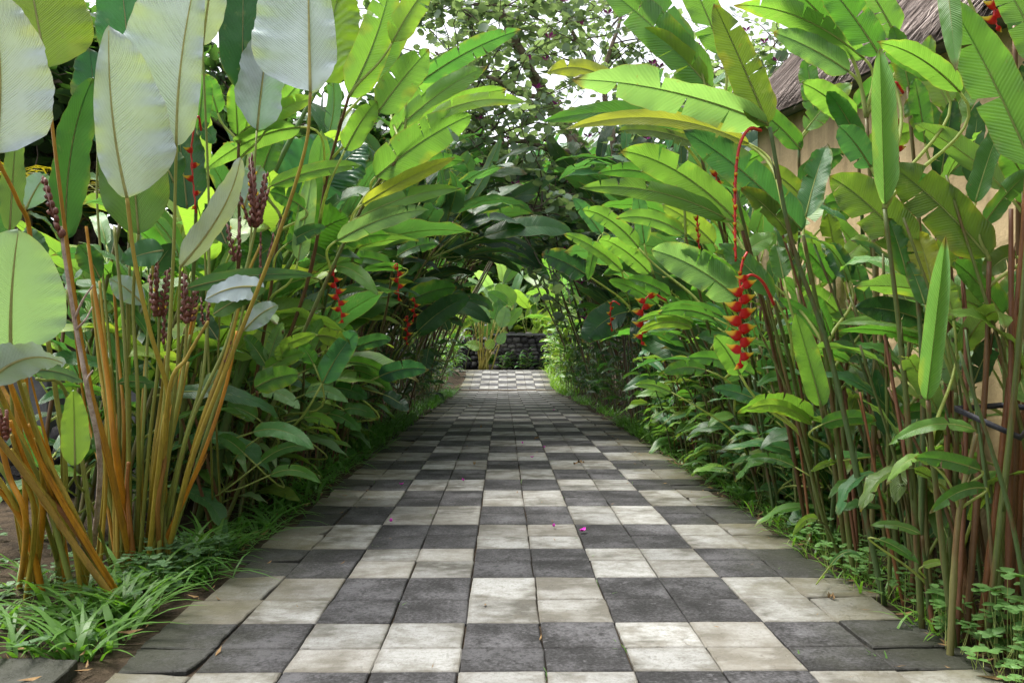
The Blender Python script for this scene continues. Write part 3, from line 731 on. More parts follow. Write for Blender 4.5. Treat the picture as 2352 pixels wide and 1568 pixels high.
S('heliconia shoot with a broad dark leaf held flat in front of the stucco', (2090, 1370), [(2128, 980), (2130, 745)], 3.5, [
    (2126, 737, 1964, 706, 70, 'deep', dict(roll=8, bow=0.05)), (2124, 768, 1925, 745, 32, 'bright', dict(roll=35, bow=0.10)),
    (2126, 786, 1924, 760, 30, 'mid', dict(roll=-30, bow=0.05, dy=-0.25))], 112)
S('heliconia shoot with a wide ribbed leaf drooping by the brown canes', (2290, 1440), [(2310, 1000), (2302, 725)], 3.3, [
    (2300, 722, 2188, 598, 76, 'mid', dict(roll=10)), (2235, 884, 2290, 765, 62, 'deep', dict(roll=15)), (2300, 700, 2360, 620, 60, 'mid', dict())], 113)
S('slim heliconia shoot with a silvery torn leaf hanging down', (2170, 1410), [(2195, 1080), (2196, 900)], 3.3, [
    (2170, 780, 2186, 900, 52, 'pale', dict(roll=10, tears=(1, 2))), (2125, 700, 2085, 600, 40, 'mid', dict())], 114)
S('heliconia shoot with a bright folded blade standing upright among the canes', (1948, 1290), [(1915, 1060), (1886, 935)], 3.7, [
    (1886, 932, 1826, 718, 62, 'bright', dict(roll=5, fold=0.45, bow=0.02)), (1888, 975, 2014, 966, 42, 'mid', dict(roll=10, bow=0.1)), (1800, 640, 1780, 560, 50, 'mid', dict())], 115)
S('heliconia shoot with slim dark blades crossing in front of the wall', (1905, 1260), [(1925, 950), (1905, 785)], 3.95, [
    (1901, 781, 1788, 682, 36, 'mid', dict(roll=-10)), (1908, 770, 1866, 676, 42, 'mid', dict(roll=15)), (1950, 640, 1900, 560, 60, 'teal', dict(Y=4.1)), (1990, 700, 1960, 590, 46, 'teal', dict(Y=4.1))], 116)
S('heliconia shoot whose paired bright leaves hang over the canes at waist height', (1880, 1230), [(1875, 1040), (1868, 970)], 3.9, [
    (1868, 962, 1692, 948, 62, 'bright', dict(roll=-20, bow=0.14, dy=-0.2)), (1866, 975, 1716, 940, 34, 'lime', dict(roll=15, bow=0.1, dy=-0.3)), (1768, 935, 1634, 893, 40, 'teal', dict(roll=10, bow=0.08, Y=4.3))], 117)
S('young shoot with a dark strap leaf standing upright beside the wall foot', (2070, 1350), [(2050, 1150), (2042, 1005)], 3.8, [
    (2040, 1003, 2010, 842, 46, 'deep', dict(roll=10, bow=0.0)), (2060, 955, 2196, 950, 46, 'mid', dict(bow=0.09))], 118)
S('young shoot with three bright level leaves near the black strap', (2180, 1500), [(2200, 1200), (2242, 995)], 3.0, [
    (2241, 988, 2036, 1024, 40, 'bright', dict(roll=15, bow=0.14)), (2140, 1066, 2036, 1114, 34, 'lime', dict(roll=10, bow=0.30)), (2252, 1080, 2098, 1050, 46, 'mid', dict(roll=-10, bow=0.05)), (2262, 1120, 2134, 1180, 36, 'mid', dict(bow=0.12))], 119)
S('low seedling shoot with two small leaves above the pale corner pavers', (2140, 1440), [(2128, 1330), (2118, 1230)], 3.2, [
    (2114, 1226, 1998, 1207, 24, 'bright', dict(bow=0.1)), (2018, 1238, 2112, 1296, 28, 'mid', dict(bow=0.08)), (2120, 1300, 2170, 1290, 20, 'lime', dict())], 120, r0=0.010, r1=0.006)
S('low seedling shoot with a small curled leaf over the paver edge', (1945, 1300), [(1905, 1220), (1880, 1195)], 3.6, [
    (1878, 1192, 1820, 1232, 22, 'lime', dict(bow=0.25)), (1905, 1300, 1980, 1280, 14, 'mid', dict(bow=0.3))], 121, r0=0.008, r1=0.005)
S('heliconia shoot with a long bright leaf stretched flat over the low plants', (1800, 1180), [(1755, 1000), (1732, 870)], 4.5, [
    (1732, 862, 1577, 822, 44, 'mid', dict(roll=-10, bow=0.10)), (1826, 1072, 1710, 1056, 28, 'mid', dict(bow=0.12)), (1923, 1058, 1861, 1084, 18, 'lime', dict(Y=4.0))], 122)
S('heliconia shoot with a big pale green leaf cleft near its middle', (1770, 1150), [(1720, 860), (1698, 700)], 4.9, [
    (1694, 684, 1492, 572, 96, 'pale', dict(roll=6, tears=(1, 2), bow=0.07)), (1690, 640, 1560, 570, 40, 'mid', dict()), (1640, 730, 1508, 720, 34, 'mid', dict(bow=0.1))], 123)
S('heliconia shoot with three stacked lime leaves pointing over the path', (1730, 1110), [(1640, 800), (1575, 545)], 5.4, [
    (1572, 538, 1413, 503, 44, 'bright', dict(bow=0.12)), (1467, 569, 1334, 480, 48, 'bright', dict(Y=6.0, bow=0.12, hook=0.3)), (1640, 560, 1520, 470, 60, 'lime', dict()), (1560, 440, 1500, 330, 60, 'mid', dict())], 124)
S('heliconia shoot with narrow blue green leaves at the mouth of the dark tunnel', (1680, 1060), [(1560, 760), (1500, 630)], 6.2, [
    (1382, 538, 1316, 455, 40, 'teal', dict(Y=6.4, bow=0.04)), (1432, 624, 1292, 536, 36, 'bright', dict(bow=0.08)), (1494, 629, 1370, 543, 52, 'bright', dict(bow=0.08, hook=0.6)), (1512, 700, 1395, 644, 38, 'mid', dict(bow=0.08)), (1480, 560, 1462, 440, 44, 'teal', dict())], 125)
S('heliconia shoot with two twin leaves brushing the dark red flower', (1760, 1160), [(1670, 900), (1600, 745)], 5.2, [
    (1592, 742, 1460, 740, 26, 'bright', dict(bow=0.14)), (1590, 752, 1462, 765, 30, 'lime', dict(bow=0.14)), (1660, 728, 1511, 712, 34, 'mid', dict(bow=0.12)), (1622, 850, 1520, 860, 42, 'mid', dict(bow=0.12)), (1542, 900, 1455, 884, 26, 'bright', dict(bow=0.1)), (1700, 800, 1600, 770, 40, 'teal', dict())], 126)

# hanging flowers: parts of the shoots that bear them
t, p = S1
flower_spike(S1[0], [at(1748, 300, 3.42), at(1722, 296, 3.38), at(1700, 330, 3.36), at(1690, 400, 3.36), at(1688, 500, 3.36), at(1690, 600, 3.36)], 0.036, 0.024, 16, 0.32, random.Random(1), turn=1.45, rad=0.0075, label='slender red flower chain with small half closed bracts')
sx, px_ = S('heliconia shoot bearing the largest red and yellow hanging flower over the path edge', (1900, 1260), [(1830, 900), (1778, 690)], 3.6, [
    (1776, 684, 1650, 560, 60, 'mid', dict(roll=20, Y=3.9)), (1700, 860, 1640, 770, 60, 'bright', dict(roll=10, Y=4.0, fold=0.4))], 127)
flower_spike(sx, [at(1778, 700, 3.5), at(1752, 648, 3.42), at(1722, 632, 3.4), at(1704, 665, 3.4), at(1700, 740, 3.4), at(1702, 842, 3.4)], 0.060, 0.036, 13, 0.36, random.Random(2), turn=0.0, rad=0.007, grow=1.02)
flower_spike(sx, [at(1716, 580, 3.5), at(1706, 600, 3.48), at(1700, 640, 3.48), at(1702, 690, 3.48)], 0.034, 0.022, 8, 0.1, random.Random(12), turn=1.2, rad=0.006)
sx, _ = S('heliconia shoot with a plump scarlet flower behind the torn teal leaf', (1900, 1240), [(1780, 800), (1690, 440)], 4.4, [(1690, 430, 1600, 330, 60, 'mid', dict())], 128)
flower_spike(sx, [at(1680, 370, 4.2), at(1660, 352, 4.15), at(1648, 375, 4.15), at(1642, 450, 4.15)], 0.062, 0.034, 6, 0.28, random.Random(3), turn=0.5)
flower_spike(sx, [at(1625, 455, 4.4), at(1612, 462, 4.4), at(1602, 500, 4.4), at(1606, 572, 4.4)], 0.045, 0.028, 10, 0.2, random.Random(4), turn=0.9)
sx, _ = S('heliconia shoot with deep crimson flower bracts in shade above small fan leaves', (1750, 1110), [(1620, 850), (1540, 690)], 5.6, [(1540, 680, 1440, 640, 40, 'mid', dict())], 129)
flower_spike(sx, [at(1530, 690, 5.4), at(1500, 676, 5.35), at(1478, 700, 5.35), at(1474, 792, 5.35)], 0.085, 0.045, 12, 0.18, random.Random(6), turn=0.1)
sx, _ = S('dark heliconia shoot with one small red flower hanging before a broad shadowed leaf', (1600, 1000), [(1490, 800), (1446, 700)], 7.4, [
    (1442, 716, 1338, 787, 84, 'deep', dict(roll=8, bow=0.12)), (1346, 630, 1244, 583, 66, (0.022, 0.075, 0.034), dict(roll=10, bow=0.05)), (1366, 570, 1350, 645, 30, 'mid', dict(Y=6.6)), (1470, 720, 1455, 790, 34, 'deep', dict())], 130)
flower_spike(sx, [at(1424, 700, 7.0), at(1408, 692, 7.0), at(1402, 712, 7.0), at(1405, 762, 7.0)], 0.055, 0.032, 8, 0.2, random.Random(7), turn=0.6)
sx, _ = S('heliconia shoot carrying a red flower high up against the ochre wall', (2110, 1330), [(2120, 700), (2085, 200)], 3.85, [(2090, 210, 2050, 60, 60, 'mid', dict()), (2110, 240, 2140, 80, 50, 'bright', dict())], 131)
flower_spike(sx, [at(2075, 215, 3.8), at(2056, 190, 3.78), at(2046, 240, 3.78), at(2056, 300, 3.78), at(2066, 385, 3.78)], 0.070, 0.036, 9, 0.1, random.Random(8), turn=0.3)
sx, _ = S('heliconia shoot with a red and yellow flower at the top corner beside the thatch', (2320, 1430), [(2340, 700), (2330, 60)], 3.3, [(2335, 90, 2400, -60, 70, 'mid', dict()), (2325, 260, 2390, 120, 60, 'deep', dict())], 132)
flower_spike(sx, [at(2300, -60, 3.2), at(2290, -10, 3.2), at(2284, 30, 3.2), at(2292, 70, 3.2)], 0.07, 0.038, 4, 0.5, random.Random(9), turn=0.2)

S('heliconia shoot with layered narrow leaves hiding the far end of the stucco', (1880, 1190), [(1840, 700), (1835, 330)], 4.9, [
    (1840, 345, 1720, 240, 56, 'mid', dict(roll=15)), (1850, 300, 1960, 190, 60, 'bright', dict(roll=-20)), (1835, 420, 1940, 350, 60, 'dark', dict(roll=10)), (1850, 460, 1745, 380, 56, 'olive', dict()), (1870, 260, 1850, 130, 56, 'mid', dict()), (1890, 520, 1990, 450, 64, 'mid', dict(roll=20))], 141)
S('heliconia shoot with criss crossing mid green blades just above the grey eave', (1990, 1270), [(1985, 640), (1965, 260)], 4.4, [
    (1960, 280, 1840, 190, 70, 'bright', dict(roll=-10)), (1965, 250, 2080, 150, 66, 'mid', dict(roll=18)), (1975, 330, 1900, 210, 56, 'teal', dict()), (1990, 350, 2100, 300, 70, 'bright', dict(roll=10)), (2000, 480, 1890, 470, 60, 'mid', dict(bow=0.12)), (2010, 540, 2110, 470, 64, 'dark', dict())], 142)
S('heliconia shoot with yellow edged leaves half covering the wall at shoulder height', (1960, 1290), [(1930, 900), (1915, 640)], 4.2, [
    (1915, 650, 1830, 560, 56, 'mid', dict(roll=15)), (1920, 620, 2010, 540, 60, 'lime', dict(roll=-15)), (1925, 720, 1840, 660, 54, 'bright', dict()), (1930, 800, 2020, 760, 50, 'dark', dict()), (1920, 600, 1900, 490, 56, 'olive', dict(roll=25)), (1940, 860, 1850, 840, 44, 'mid', dict(bow=0.14))], 143)
S('heliconia shoot with a dense head of broad leaves below the top corner', (2200, 1400), [(2190, 800), (2170, 330)], 3.7, [
    (2172, 340, 2080, 230, 76, 'mid', dict(roll=10)), (2170, 300, 2250, 170, 72, 'bright', dict(roll=-10)), (2180, 400, 2290, 330, 76, 'mid', dict()), (2190, 470, 2100, 400, 60, 'dark', dict()), (2190, 520, 2240, 620, 56, 'teal', dict(bow=0.15)), (2180, 250, 2110, 120, 60, 'lime', dict())], 144)
S('heliconia shoot with leaves crowding the gap beneath the long yellow leaf', (1760, 1120), [(1680, 640), (1640, 330)], 5.2, [
    (1640, 345, 1520, 250, 64, 'mid', dict(roll=12)), (1650, 320, 1730, 190, 60, 'bright', dict(roll=-12)), (1655, 420, 1760, 350, 60, 'mid', dict()), (1660, 470, 1560, 470, 52, 'dark', dict(bow=0.14)), (1690, 600, 1780, 540, 56, 'bright', dict()), (1640, 300, 1620, 180, 56, 'lime', dict())], 145)
# bare canes and brown old canes, each one a shoot on its own
def bare(label, gpx, mids, Y, seed, colr, r0=0.012, r1=0.007, group='bare heliconia canes in front of the wall', name='heliconia_cane'):
    r = random.Random(seed); base = gp(*gpx); base.z -= 0.05
    t = thing(name, (base.x, base.y, base.z + 0.05), label, 'cane', group)
    P = [base] + [at(m[0], m[1], lerp(base.y, Y, (i + 1) / len(mids))) for i, m in enumerate(mids)]
    cane_obj(t, 'stem', smooth(P, 10), r0 * 0.82, r1 * 0.82, M['cane'], colr, rr=r); return t
BR = (0.20, 0.085, 0.034); BR2 = (0.13, 0.055, 0.026); GR = CANEC[0]
bare('thick rust brown cane that the black strap is tied to', (2245, 1470), [(2300, 1050), (2345, 600), (2365, 300)], 3.1, 1, BR, 0.017, 0.010)
bare('reddish brown cane just behind the strapped one at the frame edge', (2312, 1490), [(2322, 950), (2322, 480)], 3.1, 2, BR2, 0.016, 0.010)
bare('dark red cane with a pale split sheath rising by the wall lamp', (2195, 1480), [(2215, 1100), (2218, 780), (2206, 560)], 3.3, 3, BR2, 0.014, 0.009)
bare('orange brown old cane leaning out beside the furled leaf', (2080, 1385), [(2020, 1130), (1975, 900)], 3.6, 4, BR, 0.010, 0.006)
bare('mottled brown cane leaning from the paver corner toward the main flower', (2150, 1450), [(2085, 1080), (2030, 760)], 3.4, 5, BR2, 0.013, 0.008)
bare('slim olive cane leaning over the light pavers next to the main flower', (1925, 1290), [(1840, 1000), (1755, 650)], 3.9, 6, GR, 0.013, 0.008)
bare('long straight straw coloured cane slanting behind the main flower', (1700, 1075), [(1640, 900), (1585, 750)], 5.4, 7, (0.17, 0.16, 0.06), 0.013, 0.010)
bare('brown cane standing alone where the wall foot comes into view', (2330, 1420), [(2350, 1000), (2360, 700)], 3.4, 8, BR, 0.015, 0.010)
rr = random.Random(77)
for i in range(84):
    gy = 2.9 + 6.2 * (i / 84) ** 1.1 + rr.uniform(-0.1, 0.1); gx = rr.uniform(1.72, 2.22)
    h = rr.uniform(0.9, 1.9); base = Vector((gx, gy, -0.05))
    lean = Vector((-rr.uniform(0.02, 0.36), rr.uniform(-0.15, 0.15), 0)) * h
    cc = rr.choice((0, 0, 1, 1, 2, 2, 3, 4, 4, 5, 6)); tone = ('olive green', 'dark green', 'straw green', 'rust brown', 'green', 'rust red', 'dark brown')[cc]
    lab = '%s %s cane %s, %s of the wall foot canes' % ('tall' if h > 1.4 else 'short', tone, 'leaning inward' if lean.x < -0.2 * h else 'standing upright', 'near end' if gy < 4.6 else 'middle' if gy < 6.6 else 'far end')
    t = thing('heliconia_cane', (gx, gy, 0), lab, 'cane', 'massed canes along the wall foot')
    cane_obj(t, 'stem', smooth([base, base + lean * 0.35 + UP * h * 0.5, base + lean + UP * h], 9), rr.uniform(0.006, 0.011), 0.005, M['cane'], (CANEC + [BR, BR2])[cc], 6, rr=rr)

# black strap tying the canes
def strap():
    A = at(2192, 938, 3.2); B = at(2345, 1005, 3.02); C2 = at(2365, 935, 3.2); D = at(2300, 930, 3.3)
    mb = MB()
    loop = [A, at(2260, 968, 3.08), B, at(2362, 985, 3.05), C2, at(2330, 934, 3.24), D, at(2230, 936, 3.26), A]
    rows = []; uv = []
    for p in loop: rows.append([p + UP * 0.011, p - UP * 0.011]); uv.append([(0, 0), (0, 0)])
    mb.grid(rows, uv); o = mb.build('strap', M['strap'])
    sm = o.modifiers.new('thickness', 'SOLIDIFY'); sm.thickness = 0.006
    tag(o, 'black rubber strap looped round the brown canes beside the wall', 'strap')
strap()
# ------------------------------------------------------------------ giant calathea clumps on the near side of the bed
CAL = [M['calat'], M['ribpale']]
STK = [(0.30, 0.23, 0.03), (0.33, 0.17, 0.015), (0.23, 0.24, 0.045), (0.19, 0.23, 0.05), (0.34, 0.25, 0.035)]
ORG = (0.44, 0.20, 0.014); OLV = (0.17, 0.19, 0.035)
def stalk(t, pts, r0, r1, colr, seed, label=None):
    "pts: first is a ground pixel, the rest (px, py, Y)"
    r = random.Random(seed); b = gp(*pts[0]); b.z = -0.05; r0 *= 0.54; r1 *= 0.80; b.x += max(-0.10, min(0.10, (b.x + 1.86) * 0.5)) + r.uniform(-.03, .03); b.y += r.uniform(-.1, .1)
    P = [b] + [at(*q) for q in pts[1:]]
    c = smooth(P, 10); mb = MB(); n = len(c)
    rad = []
    for i in range(n):
        s = i / (n - 1); f = lerp(r0, r1, min(1, s * 1.15)); rad.append(f)
    mb.tube(c, rad, 9, 0)
    # the sheath: an open, drying flap that peels from the lower third
    k = int(n * r.uniform(0.25, 0.5)); d = (c[k] - c[0]).normalized(); sx = d.orthogonal().normalized()
    sx = Matrix.Rotation(r.uniform(0, 6.28), 3, d) @ sx
    mb.tube([c[1] + sx * r0 * 0.4, c[k // 2] + sx * r0 * 0.75, c[k] + sx * r0 * 0.7, c[min(k + 3, n - 1)] + sx * (r0 * 1.5)], [r0 * 0.6, r0 * 0.5, r0 * 0.25, 0.001], 6, 0)
    ob = mb.build('stalk', M['stalk']); ob.color = (*colr, 1); adopt(ob, t)
    if label: ob['label'] = label
    return ob
def cal(t, spec, Y, seed, label=None, mats=CAL, prof=prof_cal, **k):
    return hero_leaf(t, 'leaf', mats, spec, Y, random.Random(seed), prof=prof, label=label, rib=0.007, nv=34, nu=7, **k)
bA = gp(300, 1310)
A = thing('giant_calathea', (bA.x, bA.y, 0), 'clump of giant calathea with big chalk white leaf backs on orange stalks', 'plant')
cal(A, (292, 455, 250, 58, 172, 'white', dict(under=True, roll=8, fold=0.25, bow=-0.02, twist=0.1, asym=0.52, side=0.03, dy=-0.05, wave=0.022)), 3.72, 1, 'large white backed leaf standing upright')
cal(A, (405, 335, 462, -95, 186, 'white', dict(under=True, roll=-8, fold=0.25, bow=0.0, asym=-0.5, side=0.03, wave=0.022)), 3.95, 2, 'white backed leaf behind the large one')
cal(A, (713, 212, 706, -130, 190, 'white', dict(under=True, roll=-6, fold=0.2, bow=0.0, asym=-0.36, dy=0.1, wave=0.022)), 3.45, 3, 'white backed leaf held high on a long bare stalk')
cal(A, (465, 104, 505, -150, 84, 'white', dict(under=True, roll=20, fold=0.2)), 4.2, 4)
cal(A, (106, 157, 50, -150, 232, (0.16, 0.24, 0.03), dict(under=False, roll=10, fold=0.12, bow=0.0, wave=0.012)), 3.6, 5, 'yellow green leaf lit from behind')
cal(A, (318, 538, 284, 200, 150, (0.10, 0.21, 0.04), dict(under=False, roll=-8, fold=0.15)), 4.05, 6)
cal(A, (150, 548, 214, 178, 92, 'cal', dict(under=False, roll=42, fold=0.3, twist=0.5, side=0.04)), 4.1, 7, 'dark green leaf seen from its edge')
cal(A, (414, 612, 552, 362, 70, 'white', dict(under=True, roll=38, fold=0.35, side=-0.10, twist=0.35)), 3.8, 8, 'slim white backed leaf curving sideways')
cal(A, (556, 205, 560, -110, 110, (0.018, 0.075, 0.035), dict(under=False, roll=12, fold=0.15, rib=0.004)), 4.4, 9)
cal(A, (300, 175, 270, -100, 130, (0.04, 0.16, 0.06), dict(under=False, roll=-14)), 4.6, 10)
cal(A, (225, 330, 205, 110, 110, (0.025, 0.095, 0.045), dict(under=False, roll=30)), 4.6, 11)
cal(A, (375, 575, 280, 602, 66, (0.06, 0.19, 0.06), dict(under=False, roll=20, bow=0.05)), 3.9, 12)
cal(A, (606, 664, 470, 690, 74, (0.10, 0.22, 0.09), dict(under=True, roll=35, bow=0.12)), 3.75, 13)
cal(A, (490, 722, 612, 664, 46, (0.075, 0.19, 0.03), dict(under=False, roll=-20, bow=0.05)), 3.8, 14)
cal(A, (430, 662, 722, 632, 38, (0.07, 0.19, 0.06), dict(under=False, roll=10, bow=0.05)), 3.95, 15)
cal(A, (172, 1070, 168, 895, 62, (0.24, 0.40, 0.07), dict(under=False, roll=14, fold=0.35)), 3.5, 16, 'fresh lime leaf still opening')
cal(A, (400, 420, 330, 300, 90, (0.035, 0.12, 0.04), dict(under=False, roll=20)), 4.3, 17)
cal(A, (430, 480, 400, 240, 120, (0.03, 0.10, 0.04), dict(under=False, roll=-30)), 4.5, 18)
cal(A, (590, 300, 620, 60, 120, (0.05, 0.15, 0.05), dict(under=True, roll=30)), 4.4, 19)
for i, (pts, r0, r1, c) in enumerate([
    ([(322, 1312), (372, 1010, 3.95), (386, 905, 3.9), (345, 760, 3.8), (310, 600, 3.75), (292, 455, 3.72)], 0.024, 0.011, STK[0]),
    ([(338, 1312), (440, 1060, 3.9), (530, 820, 3.75), (632, 560, 3.6), (700, 345, 3.48), (713, 212, 3.45)], 0.024, 0.008, STK[0]),
    ([(292, 1312), (252, 1060, 3.9), (205, 880, 3.8), (165, 640, 3.7), (120, 290, 3.62), (106, 157, 3.6)], 0.028, 0.008, STK[1]),
    ([(302, 1306), (268, 1060, 4.0), (246, 860, 4.0), (215, 650, 4.0), (198, 520, 4.0)], 0.031, 0.009, ORG),
    ([(312, 1300), (296, 1000, 4.1), (285, 760, 4.1), (262, 520, 4.2)], 0.020, 0.010, OLV),
    ([(318, 1300), (318, 950, 4.1), (306, 700, 4.1), (318, 538, 4.05)], 0.020, 0.009, OLV),
    ([(326, 1305), (372, 1000, 4.0), (396, 640, 3.97), (405, 335, 3.95)], 0.022, 0.009, STK[2]),
    ([(332, 1302), (425, 1010, 4.1), (470, 830, 4.1), (480, 500, 4.2), (465, 104, 4.2)], 0.020, 0.007, STK[3]),
    ([(342, 1306), (450, 1010, 4.0), (520, 810, 4.0), (566, 640, 4.0), (600, 560, 4.0)], 0.022, 0.009, STK[4]),
    ([(350, 1296), (452, 1080, 4.1), (515, 900, 4.1), (545, 760, 4.1)], 0.021, 0.010, ORG),
    ([(318, 1306), (345, 1000, 4.15), (362, 850, 4.15), (366, 720, 4.15)], 0.018, 0.009, OLV),
    ([(328, 1306), (395, 1000, 4.05), (420, 860, 4.05), (430, 740, 4.05)], 0.019, 0.009, STK[2]),
    ([(336, 1304), (430, 1000, 4.0), (520, 790, 4.0), (560, 640, 4.0), (588, 520, 4.0)], 0.019, 0.009, STK[3]),
    ([(330, 1304), (385, 920, 3.85), (430, 820, 3.82), (478, 738, 3.8)], 0.020, 0.009, STK[4]),
    ([(300, 1306), (236, 1100, 4.3), (190, 900, 4.4), (150, 548, 4.1)], 0.020, 0.007, STK[1]),
    ([(332, 1306), (402, 900, 3.9), (410, 720, 3.85), (414, 612, 3.8)], 0.016, 0.007, OLV),
    ([(300, 1300), (262, 900, 4.4), (225, 500, 4.6), (225, 330, 4.6)], 0.017, 0.007, OLV),
    ([(345, 1300), (470, 1010, 4.3), (560, 700, 4.4), (590, 300, 4.4)], 0.018, 0.007, STK[3]),
    ([(285, 1310), (210, 1160, 3.8), (176, 1110, 3.6), (172, 1068, 3.5)], 0.012, 0.006, OLV),
    ([(470, 1225), (484, 1000, 4.5), (478, 800, 4.5), (470, 560, 4.5)], 0.012, 0.007, OLV),
    ([(486, 1225), (498, 1000, 4.6), (500, 840, 4.6), (508, 640, 4.6)], 0.011, 0.007, OLV),
    ([(322, 1310), (300, 1220, 4.1), (292, 1120, 4.1), (296, 1060, 4.1)], 0.026, 0.012, (0.24, 0.10, 0.02)),
    ([(332, 1310), (362, 1180, 4.05), (378, 1060, 4.0), (384, 1020, 4.0)], 0.022, 0.012, (0.26, 0.13, 0.03)),
    ]):
    stalk(A, pts, r0, r1, c, 300 + i)
rs = random.Random(99)
for i in range(26):
    gx = rs.uniform(262, 352); tx = gx + (gx - 305) * rs.uniform(1.5, 3.2) + rs.uniform(-40, 40); ty = rs.uniform(560, 900); dY = rs.uniform(-0.1, 0.35)
    stalk(A, [(gx, rs.uniform(1285, 1318)), (lerp(gx, tx, .35), lerp(1300, ty, .45), 4.15 + dY * .5), (lerp(gx, tx, .7), lerp(1300, ty, .75), 4.15 + dY), (tx, ty, 4.15 + dY)], rs.uniform(0.016, 0.024), rs.uniform(0.007, 0.010), rs.choice(STK + [ORG, OLV, OLV]), 340 + i)
def spike(t, px, py, Y, h_px, tilt, n, seed, rad=0.020, label=None):
    r = random.Random(seed); mb = MB(); p = at(px, py, Y); s = m_per_px(Y)
    for i in range(n):
        k = (i - (n - 1) / 2)
        d = Vector((tilt + k * 0.22 + r.uniform(-0.06, 0.06), r.uniform(-0.2, 0.2), 1))
        cigar_mb(mb, p + Vector((k * 0.012, r.uniform(-0.02, 0.02), 0)), d, h_px * s * (1 - 0.18 * abs(k)) * r.uniform(0.9, 1.1), rad, r)
    o = mb.build('flower_spike', [M['cigar'], M['cigar_flower']]); adopt(o, t)
    if label: o['label'] = label
for i, (px, py, Y, h, ti, n, rad) in enumerate([(362, 725, 4.13, 125, -0.05, 3, 0.019), (430, 742, 4.03, 118, 0.05, 2, 0.020), (585, 520, 3.98, 128, 0.0, 4, 0.018), (545, 600, 4.05, 100, -0.06, 2, 0.015),
                                        (600, 640, 3.98, 110, 0.1, 2, 0.014), (520, 840, 4.0, 100, 0.15, 1, 0.013), (470, 745, 4.1, 70, 0.0, 2, 0.013), (372, 790, 4.13, 90, 0.02, 1, 0.016), (590, 515, 3.96, 170, -0.12, 1, 0.017)]):
    spike(A, px, py, Y, h, ti, n, 500 + i, rad)
# a dead stalk with a dry flower head
bD = gp(205, 1325)
D = thing('dead_calathea_stalk', (bD.x, bD.y, 0), 'grey brown dead stalk with a dry twisted flower head and forked twigs', 'plant')
mb = MB(); mb.tube(smooth([Vector((bD.x, bD.y, 0)), at(230, 1080, 3.7), at(202, 900, 3.6), at(176, 760, 3.6), at(150, 600, 3.6), at(140, 520, 3.6)], 8), [lerp(0.013, 0.006, i / 40) for i in range(41)], 7)
for a, b, c in (((168, 740), (190, 690), (214, 655)), ((172, 760), (196, 735), (212, 705)), ((202, 900), (200, 870), (214, 850))):
    mb.tube(smooth([at(*a, 3.6), at(*b, 3.58), at(*c, 3.6)], 5), [lerp(0.006, 0.003, i / 10) for i in range(11)], 5)
o = mb.build('stem', M['deadwood']); adopt(o, D)
mb = MB(); cigar_mb(mb, at(140, 545, 3.6), Vector((-0.28, 0, 1)), 0.26, 0.022, random.Random(8), False); cigar_mb(mb, at(122, 500, 3.6), Vector((-0.3, 0.1, 1)), 0.17, 0.014, random.Random(9), False)
o = mb.build('flower_spike', M['cigar']); adopt(o, D)

bB = gp(235, 1375)
B = thing('giant_calathea', (bB.x, bB.y, 0), 'calathea clump of heavy orange stalks sprawling out toward the frame edge', 'plant', None)
cal(B, (25, 815, 42, 528, 232, (0.20, 0.34, 0.16), dict(under=True, roll=6, fold=0.10, bow=-0.01, side=0.02, wave=0.012)), 2.95, 31, 'broad pale green leaf low at the frame edge', mats=[leaf_mat('calathea_leaf_pale', 50, 24, 0.4, (0.40, 0.56, 0.36), 0.85, 0.5, 0.3, 0.3, rib=0.08), M['ribpale']])
cal(B, (-30, 880, 150, 835, 100, (0.20, 0.30, 0.16), dict(under=True, roll=30, bow=0.15)), 2.85, 32)
cal(B, (72, 850, 192, 878, 44, (0.08, 0.17, 0.09), dict(under=False, roll=35, bow=0.08)), 3.0, 33)
cal(B, (-12, 356, -22, -20, 232, 'white', dict(under=True, roll=-20, fold=0.12, bow=0.02, side=-0.04)), 3.05, 34, 'white leaf back yellowing along its edge')
cal(B, (22, 528, 38, 300, 60, (0.09, 0.17, 0.05), dict(under=False, roll=35)), 3.5, 35)
cal(B, (-60, 700, -70, 380, 180, (0.05, 0.15, 0.04), dict(under=False, roll=10)), 3.9, 36)
